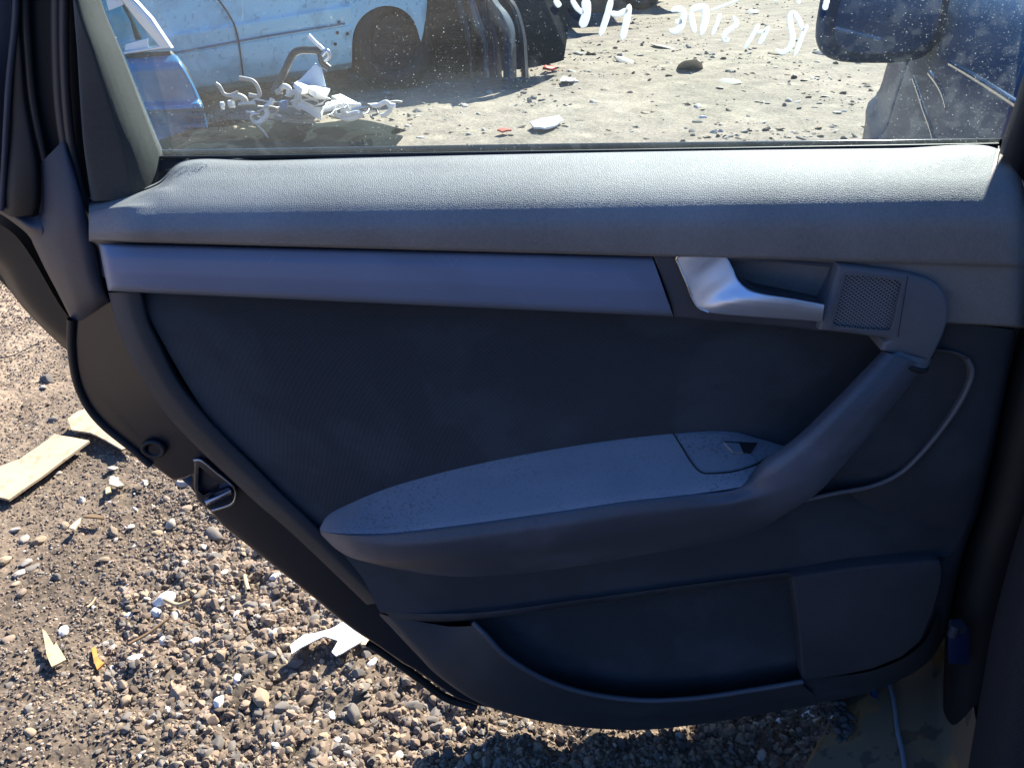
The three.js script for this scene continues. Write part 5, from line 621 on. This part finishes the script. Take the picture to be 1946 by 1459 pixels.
// body panels stacked on edge behind the van's wheel
const z4 = (x, y, z) => [850 + x / 4.324, y / 4.324, z];
for (const [label, a, b, col, z] of [
  ['wide dusty blue grey body panel leaning leftmost in the stacked panels', [[20, -60], [60, 60], [110, 200], [150, 330], [170, 420]], [[110, -60], [140, 60], [165, 180], [185, 280], [195, 400]], [0.09, 0.14, 0.17], -6.1],
  ['narrow light blue panel edge standing second in the stacked panels', [[170, -20], [198, 100], [230, 200], [270, 290], [290, 350]], [[215, -20], [255, 95], [285, 190], [325, 290], [330, 340]], [0.2, 0.3, 0.4], -6.0],
  ['dark blue panel with round hole in the middle of the stacked panels', [[260, -40], [280, 90], [300, 220], [330, 350], [340, 470]], [[340, -40], [350, 90], [385, 220], [420, 330], [440, 470]], [0.03, 0.05, 0.09], -5.95],
  ['curved grey blue bumper skin second from the right in the stacked panels', [[320, 10], [350, 60], [395, 150], [430, 240], [450, 290]], [[400, -20], [440, 40], [500, 110], [545, 200], [560, 290]], [0.1, 0.14, 0.19], -5.9],
  ['curved dark bumper at the right end of the stacked panels', [[450, -30], [520, 60], [560, 160], [590, 300], [600, 440]], [[520, -30], [580, 60], [620, 180], [650, 320], [660, 460]], [0.02, 0.03, 0.045], -5.85]]) {
  const o = thing('body_panel', label, 'car panel', P(...z4(a[4][0], a[4][1], z)).setY(0)); const mid = a.map((p, i) => z4((p[0] + b[i][0]) / 2, (p[1] + b[i][1]) / 2, z + 0.08));
  const low = (r, dz) => [...r.map((p) => z4(p[0], p[1], z + dz)), z4(r[4][0] + 10, 640, z + dz)];
  obj('skin', loft([low(a, -0.05), [...mid, z4((a[4][0] + b[4][0]) / 2 + 10, 640, z + 0.08)], low(b, -0.05)], 30, 6, { param: true }), mat(col, 0.45, { map: mottle, specularIntensity: 0.5 }), o);
  obj('back', loft([low(a, -0.05), low(b, -0.05)], 30, 2, { param: true }), M.dark, o); }
{ const o = thing('backing_hulk', 'dark car hulk added as backing and shade behind the stacked panels and the van wheel', 'car', V3(-0.5, 0, -6.9));  // hulk added as dark backing and to shade the ground by the van
  const sec = (x, h, y0) => { const q = V3(-0.5 + x * 0.93, 0, -6.7 - x * 0.36), n = V3(0.36, 0, 0.93); return [[y0, 0.62], [0.35, 0.7], [0.75, 0.72], [0.95 * h, 0.55], [h, 0.1], [h, -0.8], [0.6, -0.95], [y0, -0.9]].map(([y, d]) => q.clone().addScaledVector(n, d * 0.8).setY(y)); };
  obj('body', loft([sec(-1.2, 1.3, 0.1), sec(-0.8, 1.45, 0.08), sec(0, 1.45, 0.05), sec(0.45, 1.25, 0.05), sec(0.72, 0.95, 0.08), sec(0.82, 0.6, 0.1)], 40, 6, { param: true }), mat([0.008, 0.014, 0.02], 0.55, { specularIntensity: 0.3 }), o); }
// made-up piles of crushed cars, mostly out of view, added to shade the yard
{ const build = (label) => { const o = thing('shade_pile_car', label, 'car', V3(0, 0, 0), 'crushed cars added beyond the yard for their shade');
    const sec = (x, h, w, y0) => [V3(x, y0, -w), V3(x, h * 0.55, -w - 0.04), V3(x, h * 0.95, -w + 0.2), V3(x, h, 0), V3(x, h * 0.95, w - 0.2), V3(x, h * 0.55, w + 0.04), V3(x, y0, w)];
    obj('body', loft([sec(-2.1, 0.7, 0.75, 0.25), sec(-1.9, 0.95, 0.82, 0.2), sec(-1.0, 1.0, 0.85, 0.2), sec(-0.7, 1.45, 0.8, 0.2), sec(0.8, 1.5, 0.8, 0.2), sec(1.4, 1.05, 0.85, 0.2), sec(1.95, 0.95, 0.82, 0.2), sec(2.1, 0.7, 0.75, 0.25)], 30, 6, { param: true }), mat([0.02, 0.026, 0.028], 0.5, { clearcoat: 0.2 }), o);
    for (const x of [-1.35, 1.3]) for (const s of [-0.8, 0.8]) obj('wheel', new THREE.TorusGeometry(0.22, 0.09, 10, 24).translate(x, 0.3, s), M.rubber, o); return o; };
  const a = build('lowest crushed car in the added nearer shade pile behind the stacked panels'); const spots = [[-0.95, 0, -10.2, 0.04, 'lowest crushed car in the added nearer shade pile behind the stacked panels'], [-0.9, 1.45, -10.2, -0.05, 'second crushed car in the added nearer shade pile behind the stacked panels'], [-1.0, 2.9, -10.2, 0.06, 'topmost crushed car in the added nearer shade pile behind the stacked panels'], [0.55, 0, -12.9, 0.05, 'lower crushed car in the added farther shade pile right of the nearer one'], [0.5, 1.45, -12.9, 0.0, 'second crushed car in the added farther shade pile right of the nearer one'], [0.5, 2.9, -12.9, 0.0, 'topmost crushed car in the added farther shade pile right of the nearer one']];
  spots.forEach(([x, y, z, r, label], i) => { const o = i ? a.clone() : a; if (i) { o.name = numbered('shade_pile_car'); scene.add(o); } o.position.set(x, y, z); o.rotation.y = r; o.userData = { ...a.userData, label }; }); }

// ---------------------------------------------------------------- render
const renderer = new THREE.WebGLRenderer({ antialias: true });
renderer.setSize(1024, 767); renderer.shadowMap.enabled = true;
renderer.toneMapping = THREE.LinearToneMapping; renderer.toneMappingExposure = EXPOSURE;
document.body.appendChild(renderer.domElement);
renderer.render(scene, camera);
